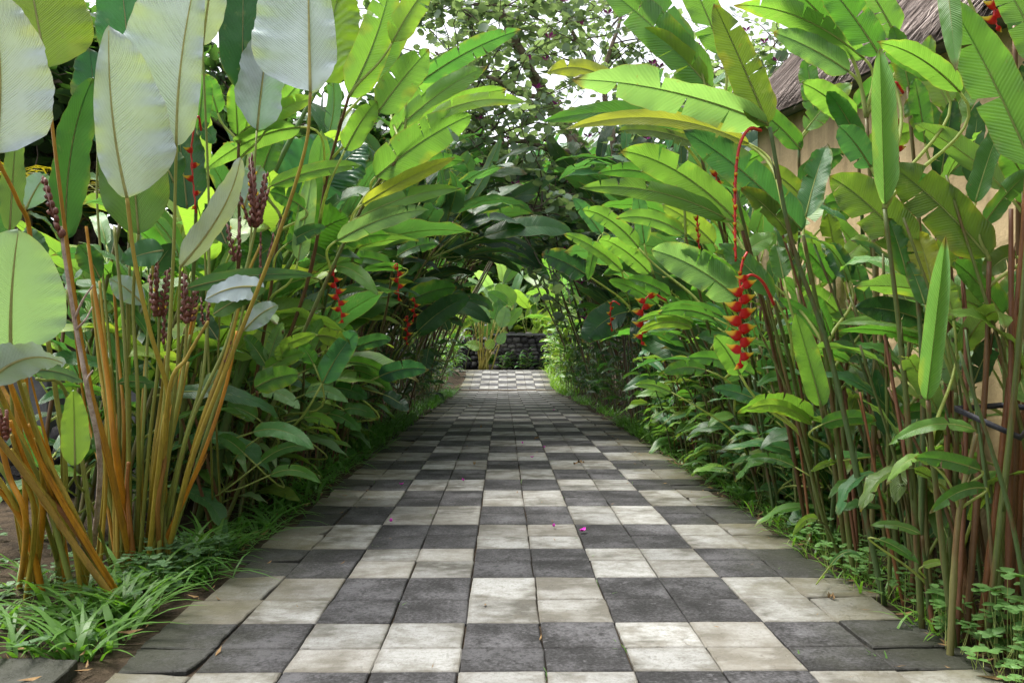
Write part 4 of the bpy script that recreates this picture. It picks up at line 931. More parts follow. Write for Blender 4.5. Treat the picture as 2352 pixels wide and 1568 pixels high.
for i, (pts, r0, r1, c) in enumerate([
    ([(264, 1394), (160, 1235, 3.45), (70, 1105, 3.35), (-60, 935, 3.2)], 0.024, 0.015, (0.27, 0.17, 0.03)),
    ([(258, 1388), (160, 1180, 3.5), (80, 1030, 3.4), (30, 900, 3.2), (-30, 700, 3.1)], 0.026, 0.011, ORG),
    ([(225, 1345), (130, 1120, 3.5), (70, 960, 3.3), (25, 815, 2.95)], 0.024, 0.009, STK[0]),
    ([(200, 1340), (120, 1090, 3.7), (60, 900, 3.6), (70, 560, 3.4), (40, 460, 3.2), (-12, 356, 3.05)], 0.026, 0.009, ORG),
    ([(150, 1340), (80, 1100, 3.6), (25, 960, 3.5), (-20, 860, 3.4)], 0.026, 0.013, STK[4]),
    ([(135, 1340), (40, 1140, 3.5), (-40, 1020, 3.4)], 0.024, 0.014, STK[3]),
    ([(120, 1330), (50, 1010, 3.8), (0, 880, 3.8), (-40, 800, 3.8)], 0.022, 0.012, STK[1]),
    ([(180, 1340), (150, 1090, 3.7), (128, 900, 3.6), (110, 780, 3.5)], 0.022, 0.012, STK[2]),
    ([(215, 1345), (200, 1130, 3.7), (150, 900, 3.6), (85, 870, 3.1)], 0.020, 0.008, STK[3]),
    ([(246, 1380), (190, 1240, 3.55), (120, 1150, 3.5), (52, 1090, 3.45)], 0.024, 0.014, (0.20, 0.085, 0.02)),
    ([(170, 1345), (100, 1180, 3.6), (50, 1060, 3.6), (28, 940, 3.6), (22, 528, 3.5)], 0.020, 0.008, OLV),
    ([(110, 1350), (60, 1200, 3.4), (20, 1090, 3.35), (-10, 960, 3.3)], 0.022, 0.013, ORG),
    ]):
    stalk(B, pts, r0, r1, c, 400 + i)
spike(B, 8, 1005, 3.3, 70, 0.0, 2, 530, 0.02)

for i in range(12):
    gx = rs.uniform(110, 250); tx = gx - rs.uniform(60, 240); ty = rs.uniform(820, 1080)
    stalk(B, [(gx, rs.uniform(1335, 1385)), (lerp(gx, tx, .4), lerp(1350, ty, .45), 3.55), (lerp(gx, tx, .75), lerp(1350, ty, .78), 3.45), (tx, ty, 3.4)], rs.uniform(0.018, 0.026), rs.uniform(0.008, 0.011), rs.choice(STK + [ORG, OLV]), 440 + i)
# small leaves low inside the clump
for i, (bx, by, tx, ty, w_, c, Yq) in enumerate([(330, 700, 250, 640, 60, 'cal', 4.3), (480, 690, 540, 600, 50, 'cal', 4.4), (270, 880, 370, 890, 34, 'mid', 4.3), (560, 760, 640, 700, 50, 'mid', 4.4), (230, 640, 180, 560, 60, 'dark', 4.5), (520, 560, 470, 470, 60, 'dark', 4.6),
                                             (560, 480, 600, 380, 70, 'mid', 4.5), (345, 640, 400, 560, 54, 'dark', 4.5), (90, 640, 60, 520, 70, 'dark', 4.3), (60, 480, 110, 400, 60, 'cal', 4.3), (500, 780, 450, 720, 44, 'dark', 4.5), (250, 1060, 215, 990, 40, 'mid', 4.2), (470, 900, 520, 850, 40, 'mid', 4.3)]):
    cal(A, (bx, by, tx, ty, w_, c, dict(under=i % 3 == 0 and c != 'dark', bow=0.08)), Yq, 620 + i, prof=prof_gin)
# ------------------------------------------------------------------ heliconias that arch in from the pavilion side
def SL(*a, **k):
    k.setdefault('group', 'heliconia shoots arching in from the pavilion side'); return S(*a, **k)
L1, _ = SL('arching heliconia shoot with torn lime leaves and one yellow leaf over the path', (505, 1208), [(690, 780), (830, 480), (908, 372)], 4.9, [
    (862, 408, 1086, 262, 104, 'bright', dict(roll=10, tears=(3, 1), bow=0.05)), (832, 470, 1046, 362, 42, 'yel', dict(roll=15, bow=0.03, label='yellow leaf with torn edge')),
    (822, 500, 1062, 432, 44, 'bright', dict(roll=-15, bow=0.06)), (770, 555, 988, 478, 56, 'pale', dict(roll=15, bow=0.06, hook=0.3)),
    (985, 272, 1212, 236, 42, 'lime', dict(roll=-20, bow=0.10)), (955, 300, 1165, 205, 50, 'bright', dict(roll=25, bow=0.08, Y=5.2)), (905, 400, 1070, 370, 52, 'mid', dict(Y=5.3, roll=20))], 201)
SL('heliconia shoot whose tallest lime leaf stands straight up beside the sky gap', (482, 1180), [(690, 700), (752, 400), (800, 225)], 4.7, [
    (800, 222, 902, -62, 94, 'bright', dict(roll=12, bow=0.0, side=-0.04)), (868, 258, 986, 112, 92, 'bright', dict(roll=10, bow=0.03)), (792, 346, 866, 232, 66, 'bright', dict(roll=15)),
    (850, 190, 985, -30, 74, 'bright', dict(roll=-15, Y=4.9)), (690, 292, 468, 392, 58, 'bright', dict(roll=-12, bow=0.09)), (900, 100, 1000, -50, 70, 'lime', dict())], 202)
SL('heliconia shoot with blue green torn leaves reaching highest over the path', (560, 1160), [(800, 620), (930, 300)], 5.6, [
    (960, 192, 1198, 68, 58, (0.06, 0.19, 0.055), dict(roll=15, tears=(3, 2), bow=0.05)), (925, 285, 1120, 150, 64, 'bright', dict(roll=-10, tears=(1, 0), bow=0.05)), (900, 320, 1010, 180, 60, 'bright', dict(Y=5.8)),
    (930, 215, 1080, 120, 50, 'mid', dict(Y=6.0)), (880, 420, 1010, 330, 60, 'mid', dict(Y=6.0))], 203)
SL('heliconia shoot with short upright lime leaves between the white backs and the lime fan', (452, 1190), [(540, 700), (548, 330)], 4.7, [
    (546, 312, 538, 188, 50, 'bright', dict(roll=10)), (560, 300, 722, 224, 54, 'lime', dict(roll=-15, bow=0.05)), (610, 300, 690, 190, 50, 'bright', dict()), (600, 250, 500, 120, 60, 'teal', dict(Y=5)),
    (640, 240, 720, 150, 60, 'mid', dict(Y=4.9)), (500, 260, 470, 170, 50, 'mid', dict())], 204)
SL('heliconia shoot with one long green blade crossing before the elephant ears', (520, 1180), [(600, 800), (645, 500)], 4.8, [
    (622, 428, 832, 380, 42, 'bright', dict(roll=-15, bow=0.06)), (684, 600, 718, 390, 50, 'pale', dict(roll=10, bow=0.0)), (700, 480, 620, 440, 50, 'mid', dict()), (600, 400, 640, 300, 60, 'mid', dict()), (660, 560, 750, 520, 40, 'teal', dict())], 205)
sL, _ = SL('slender heliconia shoot with a red flower between the tall white leaf backs', (395, 1225), [(440, 700), (456, 300)], 4.5, [(455, 300, 470, 170, 60, 'mid', dict()), (460, 290, 496, 330, 46, 'teal', dict(roll=20))], 206)
flower_spike(sL, [at(462, 300, 4.2), at(456, 268, 4.15), at(446, 290, 4.12), at(440, 370, 4.12), at(450, 490, 4.12)], 0.062, 0.034, 6, 0.40, random.Random(21), turn=1.0)
sL, _ = SL('heliconia shoot bearing a red flower below the lime fan near the bed edge', (610, 1130), [(720, 800), (770, 600)], 5.4, [
    (772, 612, 868, 678, 40, 'bright', dict(roll=-10, bow=0.12, dy=-0.2)), (760, 600, 640, 560, 44, 'mid', dict()), (700, 640, 600, 690, 40, 'mid', dict()), (790, 560, 900, 540, 44, 'mid', dict())], 207)
flower_spike(sL, [at(772, 610, 5.1), at(768, 614, 5.1), at(768, 640, 5.1), at(788, 742, 5.1)], 0.072, 0.038, 11, 0.1, random.Random(22), turn=0.1)
sL, _ = SL('heliconia shoot with a small bright red flower hanging against the dark hedge', (760, 1070), [(870, 780), (905, 600)], 6.6, [
    (900, 610, 800, 592, 40, 'mid', dict(bow=0.08)), (925, 615, 830, 622, 24, 'mid', dict()), (910, 590, 1010, 560, 40, 'dark', dict(bow=0.1))], 208)
flower_spike(sL, [at(905, 612, 6.4), at(912, 606, 6.4), at(914, 625, 6.4), at(916, 692, 6.4)], 0.074, 0.04, 8, 0.12, random.Random(23), turn=0.2)
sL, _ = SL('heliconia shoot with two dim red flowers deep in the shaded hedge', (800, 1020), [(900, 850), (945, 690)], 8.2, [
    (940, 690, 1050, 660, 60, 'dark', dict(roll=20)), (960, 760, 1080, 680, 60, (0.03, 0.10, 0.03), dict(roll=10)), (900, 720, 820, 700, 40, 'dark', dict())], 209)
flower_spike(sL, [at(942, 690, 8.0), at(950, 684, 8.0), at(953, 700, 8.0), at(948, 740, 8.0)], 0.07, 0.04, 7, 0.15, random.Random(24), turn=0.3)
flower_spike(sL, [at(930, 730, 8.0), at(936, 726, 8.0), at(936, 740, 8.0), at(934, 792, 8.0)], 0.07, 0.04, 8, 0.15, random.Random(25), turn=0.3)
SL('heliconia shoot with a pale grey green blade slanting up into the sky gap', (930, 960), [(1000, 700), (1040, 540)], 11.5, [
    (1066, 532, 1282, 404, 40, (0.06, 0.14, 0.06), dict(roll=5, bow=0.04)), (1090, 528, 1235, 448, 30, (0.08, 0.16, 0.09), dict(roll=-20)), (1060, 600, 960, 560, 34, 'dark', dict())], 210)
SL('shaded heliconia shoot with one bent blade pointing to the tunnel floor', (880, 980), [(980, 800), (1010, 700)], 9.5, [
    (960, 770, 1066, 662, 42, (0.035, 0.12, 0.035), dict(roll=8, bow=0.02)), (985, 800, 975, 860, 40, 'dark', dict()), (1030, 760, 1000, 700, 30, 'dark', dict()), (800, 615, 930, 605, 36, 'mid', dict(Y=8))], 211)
SL('leafy shoot whose broad leaves droop over the bed edge at knee height', (610, 1120), [(600, 1000), (590, 900)], 4.7, [
    (582, 992, 722, 1032, 46, (0.075, 0.21, 0.05), dict(roll=-15, bow=0.13, dy=-0.15)), (622, 1090, 740, 1110, 30, 'mid', dict(bow=0.15, dy=-0.1)), (600, 1060, 725, 1030, 30, 'mid', dict(bow=0.15)),
    (585, 890, 690, 858, 62, (0.075, 0.19, 0.035), dict(roll=10)), (560, 1040, 500, 1000, 36, 'mid', dict())], 212)
SL('leafy shoot with yellow green leaves in the middle of the bed', (590, 1140), [(640, 900), (650, 760)], 4.9, [
    (640, 800, 728, 766, 34, 'lime', dict(roll=10, bow=0.03)), (728, 770, 808, 798, 50, 'olive', dict(roll=25, bow=0.1)), (655, 830, 640, 790, 44, 'lime', dict()), (720, 835, 690, 790, 44, 'mid', dict()), (740, 880, 820, 760, 64, (0.05, 0.17, 0.06), dict(roll=0))], 213)
SL('leafy shoot with two blue green leaves set low beside the grasses', (740, 1080), [(760, 960), (770, 860)], 5.9, [
    (800, 832, 912, 880, 36, 'mid', dict(bow=0.12)), (870, 865, 985, 848, 50, (0.025, 0.09, 0.045), dict(bow=0.08)), (770, 890, 845, 915, 44, 'teal', dict()), (790, 940, 865, 958, 34, 'mid', dict(bow=0.12)), (752, 950, 830, 992, 34, (0.06, 0.18, 0.04), dict(bow=0.1)), (880, 905, 940, 945, 40, 'deep', dict())], 214)

SL('leafy shoot with pale green lance leaves in front of the shaded stems', (560, 1165), [(590, 1000), (610, 850)], 4.9, [
    (600, 900, 690, 940, 40, 'pale', dict(roll=-15, bow=0.12, dy=-0.15)), (610, 850, 700, 810, 44, 'bright', dict(roll=15)), (590, 960, 520, 930, 46, 'mid', dict(roll=10)), (600, 1000, 680, 985, 34, 'pale', dict(bow=0.12)), (612, 840, 560, 770, 44, 'mid', dict()), (615, 830, 650, 740, 40, 'pale', dict(roll=20))], 221)
SL('leafy shoot with glossy level leaves stepping down beside the strappy grass', (655, 1118), [(690, 960), (700, 820)], 5.3, [
    (700, 905, 800, 925, 36, 'pale', dict(roll=-10, bow=0.13, dy=-0.15)), (695, 960, 775, 985, 32, 'bright', dict(bow=0.14)), (702, 850, 790, 840, 40, 'mid', dict(bow=0.1)), (700, 830, 640, 780, 40, 'pale', dict()), (690, 1000, 630, 990, 32, 'mid', dict(bow=0.12)), (704, 815, 740, 730, 40, 'bright', dict())], 222)
SL('leafy shoot with blue green pointed leaves at the darker middle of the bed', (770, 1062), [(800, 930), (815, 800)], 6.3, [
    (812, 850, 905, 905, 34, 'mid', dict(roll=10, bow=0.12)), (815, 800, 900, 780, 40, 'teal', dict(bow=0.08)), (808, 900, 740, 880, 34, 'pale', dict(bow=0.1)), (818, 790, 770, 730, 36, 'mid', dict()), (800, 940, 870, 965, 30, 'pale', dict(bow=0.12))], 223)
for i, (gx, gy, tx, ty) in enumerate([(520, 1185, 560, 760), (545, 1172, 640, 800), (590, 1150, 600, 720), (630, 1130, 690, 760), (670, 1110, 700, 700), (700, 1096, 760, 740), (735, 1080, 770, 700), (760, 1068, 820, 720), (790, 1056, 830, 690), (575, 1158, 585, 830), (650, 1120, 640, 800), (720, 1090, 735, 780)]):
    bare(('palest', 'most slanting', 'straightest', 'thick', 'darkest', 'long', 'bent', 'rust flecked', 'farthest', 'short', 'leaning', 'yellowish')[i] + ' thin cane standing among the lance leaves of the pavilion side bed', (gx, gy), [(lerp(gx, tx, .5) + (i % 3 - 1) * 6, (gy + ty) / 2), (tx, ty)], gp(gx, gy).y + 0.1, 60 + i, [CANEC[2], CANEC[0], CANEC[1], BR2][i % 4], 0.010, 0.007, group='thin canes of the pavilion side bed')
# elephant ears
def alocasia(label, gX, gY, leaves, Y, seed):
    r = random.Random(seed)
    t = thing('elephant_ear', (gX, gY, 0), label, 'plant', 'elephant ear plants')
    for lf in leaves:
        o = dict(lf[6]) if len(lf) > 6 else {}
        bx, by, tx, ty, wpx, colr = lf[:6]; Yl = o.get('Y', Y)
        Bp = at(bx, by, Yl)
        ob = hero_leaf(t, 'leaf', [M['alocasia'], M['rib']], (bx, by, tx, ty, wpx, colr, dict(o, wave=0.03)), Yl, r, prof=prof_alo, rib=0.010, nv=44, nu=8)
        mb = MB(); b0 = Vector((gX + r.uniform(-.08, .08), gY + r.uniform(-.08, .08), 0))
        mb.tube(bez([b0, b0.lerp(Bp, 0.5) + UP * 0.5, Bp - UP * 0.05, Bp], 12), [lerp(0.028, 0.011, i / 12) for i in range(13)], 8)
        so = mb.build('stalk', M['stalk']); so.color = (0.09, 0.17, 0.04, 1); adopt(so, t)
alocasia('elephant ear plant with huge corrugated blue green leaves behind the lime blades', -2.15, 6.0, [
    (660, 500, 762, 318, 215, (0.035, 0.125, 0.07), dict(roll=16, fold=0.06, bow=0.05)), (745, 420, 845, 330, 130, (0.03, 0.11, 0.055), dict(roll=-30, fold=0.05)),
    (640, 400, 600, 330, 150, (0.05, 0.16, 0.10), dict(roll=40))], 5.9, 41)
alocasia('dark veined elephant ear leaf lit from behind low under the blue green ones', -1.9, 5.4, [
    (690, 560, 800, 500, 150, (0.05, 0.16, 0.025), dict(roll=30, fold=0.08)), (640, 560, 560, 620, 120, (0.04, 0.12, 0.03), dict(roll=10))], 5.4, 42)
alocasia('tall elephant ear whose lobed leaf turns yellow between its veins near the top', -2.3, 5.6, [
    (735, 190, 790, -60, 150, (0.14, 0.25, 0.03), dict(roll=-20, fold=0.08)), (640, 150, 600, -60, 200, (0.03, 0.12, 0.05), dict(roll=10))], 5.6, 43)
# ------------------------------------------------------------------ prototype leaves and shoots for the rest of the beds
def proto_leaf(name, seed, L=0.85, W=0.095, pet=0.35, rise=0.75, arch=0.55, tears=(0, 0), prof=prof_hel, mats=HL, nv=14, nu=3, fold=0.22, droop=0.12):
    "a leaf with its stalk from the cane (origin), blade going out along +X, upper side up"
    r = random.Random(seed); a = math.radians(lerp(20, 78, rise))
    pts = [Vector((0, 0, 0))]; ang = a; n = 16; st = (pet + L) / n
    for i in range(n):
        v = max(0, (i / n - pet / (pet + L)))
        ang = a - arch * (0.25 * i / n + 1.55 * v ** 1.3) * 1.5
        pts.append(pts[-1] + Vector((math.cos(ang), 0.04 * math.sin(i * 0.5 + seed), math.sin(ang))) * st)
    k = int(round(n * pet / (pet + L))); C = pts[k:]
    mb = MB()
    blade(mb, C, Vector((0, -1, 0)), W, prof, r, fold=fold, droop=droop, tears=tears, wave=0.008, nv=nv, nu=nu, twist=r.uniform(-0.5, 0.5), rib_r=0.0045)
    mb.tube(pts[:k + 1], [lerp(0.008, 0.0055, i / max(1, k)) for i in range(k + 1)], 5, 1)
    return mb.mesh(name, mats)
PL = [proto_leaf('leaf', 900 + i, L=random.Random(i).uniform(0.65, 0.95), W=random.Random(i + 50).uniform(0.075, 0.115), pet=random.Random(i + 9).uniform(0.25, 0.5), rise=(0.9, 0.65, 0.8, 0.45, 0.7, 0.95, 0.55, 0.75)[i % 8],
                 arch=(0.45, 0.8, 0.6, 0.75, 0.95, 0.35, 0.6, 0.85)[i % 8], tears=((0, 0), (2, 1), (0, 3), (0, 0), (4, 4), (1, 0), (0, 0), (2, 3))[i % 8]) for i in range(12)]
PS_ = [proto_leaf('leaf', 1200 + i, L=0.42 + 0.07 * (i % 4), W=0.050 + 0.010 * (i % 3), pet=0.14, rise=(0.5, 0.8, 0.3, 0.65, 0.9, 0.4)[i % 6], arch=(0.6, 0.5, 0.9, 0.8, 0.4, 0.7)[i % 6], tears=((0, 0), (0, 2), (1, 0))[i % 3]) for i in range(8)]
GL = [M['ginger'], M['rib']]
PG = [proto_leaf('leaf', 950 + i, L=0.30 + 0.05 * (i % 4), W=0.038 + 0.008 * (i % 3), pet=0.04, rise=(0.35, 0.55, 0.2, 0.45, 0.3, 0.6)[i % 6], arch=(0.5, 0.8, 0.4, 0.7, 0.9, 0.6)[i % 6], prof=prof_gin, mats=GL, nv=9, nu=3) for i in range(6)]
PB = [proto_leaf('leaf', 980 + i, L=0.42 + 0.08 * (i % 3), W=0.065 + 0.012 * (i % 3), pet=0.10, rise=(0.3, 0.5, 0.15, 0.4)[i % 4], arch=(0.6, 0.8, 0.5, 0.9)[i % 4], prof=prof_gin, mats=GL, nv=10, nu=3) for i in range(4)]
def proto_stem(H, seed, r0=0.014, r1=0.008, bend=0.10):
    r = random.Random(seed); mb = MB(); n = 12
    pts = [Vector((bend * (i / n) ** 2 * H, 0.015 * math.sin(i + seed), H * i / n - 0.05)) for i in range(n + 1)]
    mb.tube(pts, [lerp(r0, r1, i / n) * (1.12 if i % 4 == 3 else 1) for i in range(n + 1)], 6, 0)
    return mb.mesh('stem', M['cane']), pts
def proto_shoot(kind, seed):
    r = random.Random(seed); root = bpy.data.objects.new('shoot', None); root.empty_display_size = 0.05
    if kind == 'helic': H = r.uniform(1.15, 1.7); nl = r.randint(6, 8); lo = 0.38; pool = PL
    elif kind == 'slim': H = r.uniform(1.3, 1.9); nl = r.randint(7, 10); lo = 0.2; pool = PS_
    elif kind == 'arch': H = r.uniform(2.3, 2.8); nl = r.randint(7, 9); lo = 0.86; pool = PL
    elif kind == 'tall': H = r.uniform(1.75, 2.35); nl = r.randint(6, 8); lo = 0.60; pool = PL
    elif kind == 'ginger': H = r.uniform(0.9, 1.4); nl = r.randint(11, 15); lo = 0.22; pool = PG
    else: H = r.uniform(0.6, 1.2); nl = r.randint(6, 9); lo = 0.2; pool = PB
    me, pts = proto_stem(H, seed, *((0.015, 0.009) if kind in ('helic', 'tall', 'slim', 'arch') else (0.008, 0.004)))
    s = bpy.data.objects.new('stem', me); s.parent = root; s.color = (*r.choice(CANEC), 1)
    kids = [s]
    az0 = r.uniform(-0.4, 0.4)
    for i in range(nl):
        f = lo + (1 - lo) * i / (nl - 1); p = pts[min(12, int(f * 12))]
        l = bpy.data.objects.new('leaf', pool[r.randrange(len(pool))]); l.parent = root
        last = i == nl - 1
        l.matrix_basis = Matrix.Translation(p) @ Matrix.Rotation(az0 + math.pi * (i % 2) + r.gauss(0, 0.35), 4, 'Z') @ Matrix.Rotation((-0.35 if last else 0) + r.gauss(0, 0.12), 4, 'Y') @ Matrix.Rotation(r.gauss(0, 0.35), 4, 'X') @ Matrix.Scale(r.uniform(0.8, 1.15), 4)
        kids.append(l)
    return root, kids
PROTO = {k: [proto_shoot(k, 70 + i * 7 + len(k)) for i in range(n)] for k, n in (('helic', 7), ('tall', 7), ('slim', 6), ('arch', 6), ('ginger', 5), ('broad', 5))}
def plant_shoot(name, kind, x, y, rz, lean, lean_az, scale, pal, r, label, group, cat='plant'):
    root, kids = r.choice(PROTO[kind])
    c = root.copy(); c.name = name; col.objects.link(c)
    c.matrix_basis = Matrix.Translation((x, y, gz(min(y, 40)) if y < 34 else 0.2)) @ Matrix.Rotation(lean, 4, Vector((-math.sin(lean_az), math.cos(lean_az), 0))) @ Matrix.Rotation(rz, 4, 'Z') @ Matrix.Scale(scale, 4)
    tag(c, label, cat, group)
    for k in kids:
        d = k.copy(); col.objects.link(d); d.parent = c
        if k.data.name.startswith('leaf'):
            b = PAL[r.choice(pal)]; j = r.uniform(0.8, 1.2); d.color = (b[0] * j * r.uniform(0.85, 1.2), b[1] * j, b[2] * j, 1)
    return c
r = random.Random(2024)
TONE = dict(bright='bright green', lime='lime green', yel='yellow', mid='mid green', dark='dark green', deep='blackish green', teal='blue green', pale='pale green', olive='olive')
# zones: (name, kind, count, x range, y range, lean towards path, scale, palette, label, group); tunnel shade and far end sun are put into the palette colours
ZONES = [
 ('heliconia_shoot', 'helic', 16, (-2.75, -1.85), (5.2, 7.8), (0.05, 0.32), (1.05, 1.35), ('mid', 'bright', 'mid', 'lime', 'dark'), ('heliconia', 'the lime fan patch'), 'heliconias crowding behind the lime fan'),
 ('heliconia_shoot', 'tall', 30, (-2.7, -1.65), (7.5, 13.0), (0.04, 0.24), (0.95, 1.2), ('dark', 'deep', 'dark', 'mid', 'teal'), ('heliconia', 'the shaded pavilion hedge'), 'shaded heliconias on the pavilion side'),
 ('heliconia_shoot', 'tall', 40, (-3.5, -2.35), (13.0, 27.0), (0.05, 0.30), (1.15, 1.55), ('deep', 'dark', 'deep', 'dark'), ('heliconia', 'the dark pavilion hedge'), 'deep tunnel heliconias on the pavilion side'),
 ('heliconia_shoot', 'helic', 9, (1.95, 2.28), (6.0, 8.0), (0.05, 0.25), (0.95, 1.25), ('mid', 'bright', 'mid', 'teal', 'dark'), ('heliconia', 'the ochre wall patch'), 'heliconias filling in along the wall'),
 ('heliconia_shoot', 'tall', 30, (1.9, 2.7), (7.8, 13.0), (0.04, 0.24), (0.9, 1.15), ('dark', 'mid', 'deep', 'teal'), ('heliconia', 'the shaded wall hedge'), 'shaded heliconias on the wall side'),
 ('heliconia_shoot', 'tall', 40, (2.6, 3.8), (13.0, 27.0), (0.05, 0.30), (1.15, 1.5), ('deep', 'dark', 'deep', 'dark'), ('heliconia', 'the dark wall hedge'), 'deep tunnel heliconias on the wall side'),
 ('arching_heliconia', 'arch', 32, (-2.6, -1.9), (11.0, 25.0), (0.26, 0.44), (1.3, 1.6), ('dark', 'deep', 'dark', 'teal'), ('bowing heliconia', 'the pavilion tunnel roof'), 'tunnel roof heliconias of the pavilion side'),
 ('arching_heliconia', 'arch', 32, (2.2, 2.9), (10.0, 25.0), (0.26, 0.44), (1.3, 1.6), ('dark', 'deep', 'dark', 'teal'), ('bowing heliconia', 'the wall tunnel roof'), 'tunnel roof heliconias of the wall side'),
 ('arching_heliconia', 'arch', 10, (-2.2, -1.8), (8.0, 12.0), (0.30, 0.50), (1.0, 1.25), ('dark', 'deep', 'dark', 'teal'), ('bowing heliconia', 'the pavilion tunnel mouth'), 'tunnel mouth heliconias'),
 ('slim_heliconia', 'slim', 22, (1.80, 2.22), (3.1, 6.2), (0.02, 0.25), (0.75, 1.05), ('mid', 'bright', 'teal', 'dark', 'olive'), ('slim heliconia', 'the stucco side canes'), 'slim shoots among the wall side canes'),
 ('slim_heliconia', 'slim', 16, (-2.7, -1.95), (4.5, 6.0), (0.02, 0.25), (0.85, 1.25), ('mid', 'dark', 'teal', 'dark', 'bright'), ('slim heliconia', 'the orange stalk patch'), 'slim shoots behind the orange stalks'),
 ('slim_heliconia', 'slim', 10, (1.95, 2.2), (0.4, 2.1), (0.0, 0.04), (0.8, 1.0), ('mid', 'bright', 'dark'), ('slim heliconia', 'the wall beside the viewer'), 'slim shoots along the nearest wall'),
 ('heliconia_shoot', 'helic', 40, (-4.0, 5.0), (35.2, 44.0), (0.0, 0.25), (1.4, 2.6), ('lime', 'lime', 'bright', 'pale'), ('sunlit heliconia', 'the bed beyond'), 'sunlit heliconias beyond the path end'),
 ('ginger_shoot', 'ginger', 28, (-2.4, -1.78), (5.2, 9.5), (0.0, 0.30), (0.75, 1.15), ('mid', 'bright', 'lime', 'dark', 'mid', 'pale'), ('ginger', 'the pavilion side bed'), 'ginger shoots along the pavilion side bed'),
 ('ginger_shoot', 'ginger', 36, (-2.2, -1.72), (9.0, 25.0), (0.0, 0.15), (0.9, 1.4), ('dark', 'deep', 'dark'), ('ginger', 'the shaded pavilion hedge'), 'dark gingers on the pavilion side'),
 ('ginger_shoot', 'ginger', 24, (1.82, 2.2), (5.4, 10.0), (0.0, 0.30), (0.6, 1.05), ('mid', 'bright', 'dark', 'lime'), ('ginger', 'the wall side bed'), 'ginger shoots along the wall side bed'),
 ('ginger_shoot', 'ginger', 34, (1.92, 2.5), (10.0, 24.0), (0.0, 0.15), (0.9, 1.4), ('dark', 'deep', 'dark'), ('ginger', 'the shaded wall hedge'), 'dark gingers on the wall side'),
 ('ginger_shoot', 'ginger', 40, (1.8, 2.7), (23.5, 33.0), (0.0, 0.22), (0.9, 1.9), ('lime', 'bright', 'lime', 'bright'), ('sunlit ginger', 'the wall tunnel exit'), 'sunlit gingers at the tunnel exit'),
 ('leafy_shoot', 'broad', 24, (-2.3, -1.78), (5.2, 9.8), (0.05, 0.35), (0.8, 1.25), ('mid', 'pale', 'pale', 'bright', 'teal', 'lime'), ('broadleaf shoot', 'the pavilion side bed'), 'broad leaved shoots in the pavilion side bed'),
 ('leafy_shoot', 'broad', 30, (1.80, 2.2), (4.6, 10.0), (0.05, 0.30), (0.7, 1.1), ('mid', 'bright', 'dark', 'teal'), ('broadleaf shoot', 'the wall side bed'), 'broad leaved shoots in the wall side bed'),
 ('leafy_shoot', 'broad', 12, (-0.2, 2.0), (33.7, 34.2), (0.0, 0.3), (0.4, 0.8), ('mid', 'dark', 'mid'), ('leafy shoot', 'the lava wall foot'), 'leafy shoots at the path end'),
 ('ginger_shoot', 'ginger', 26, (-3.2, -1.75), (25.5, 33.0), (0.0, 0.2), (0.9, 1.6), ('mid', 'dark', 'mid', 'bright'), ('ginger', 'the pavilion tunnel exit'), 'gingers at the tunnel exit on the pavilion side'),
]
for (nm, kd, cnt, xr, yr, lr, sr, pal, lab, grp) in ZONES:
    for i in range(cnt):
        y = lerp(yr[0], yr[1], (i + r.random()) / cnt); x = r.uniform(*xr)
        side = 0 if x < 0.1 else math.pi              # lean towards the path
        if nm == 'arching_heliconia': sr = (lerp(1.08, 2.2, (y - 8) / 17) * 0.94, lerp(1.08, 2.2, (y - 8) / 17) * 1.06)
        sc_ = r.uniform(*sr); ln = r.uniform(*lr); tone = r.choice(pal); f = (y - yr[0]) / (yr[1] - yr[0]); sm = (sr[0] + sr[1]) / 2
        lb = '%s %s %s %s %s, %s of %s' % ('tall' if sc_ > sm else 'short', TONE[tone], 'leaning' if ln > (lr[0] + lr[1]) / 2 else 'upright', lab[0],
             'in front' if abs(x - 0.15) < (abs(xr[0] - 0.15) + abs(xr[1] - 0.15)) / 2 else 'at back', ('near end', 'middle', 'far end')[min(2, int(f * 3))], lab[1])
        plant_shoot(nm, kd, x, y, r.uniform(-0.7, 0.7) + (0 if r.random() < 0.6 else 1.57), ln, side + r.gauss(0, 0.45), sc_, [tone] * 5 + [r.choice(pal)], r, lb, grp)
# canes seen low in the hedges
for side, n in ((-1, 70), (1, 40)):
    for i in range(n):
        y = 5.0 + 15 * (i / n) ** 1.3 + r.uniform(-0.2, 0.2); x = -r.uniform(1.65, 2.4) if side < 0 else r.uniform(1.85, 2.3)
        h = r.uniform(0.9, 1.8); sd_ = 'pavilion side' if side < 0 else 'wall side'
        t = thing('heliconia_cane', (x, y, gz(y)), '%s thin straight cane %s, %s of the %s hedge' % ('tall' if h > 1.35 else 'short', 'by the path' if abs(x) < 2.05 else 'set back', 'near end' if y < 8 else 'middle' if y < 13 else 'far end', sd_), 'cane', 'thin canes in the %s hedge' % ('pavilion side' if side < 0 else 'wall side'))
        me, _ = PS[i % 5] if 'PS' in globals() else (None, None)
        if me is None:
            PS = [proto_stem(1.4, 40 + q, 0.011, 0.007, 0.06) for q in range(5)]; me, _ = PS[i % 5]
        s = link('stem', me, t); s.color = (*r.choice(CANEC), 1); s.rotation_euler = (r.gauss(0, 0.08), r.uniform(0, 0.22) * (1 if side < 0 else -1), r.uniform(0, 6)); s.scale = (1, 1, h / 1.4)

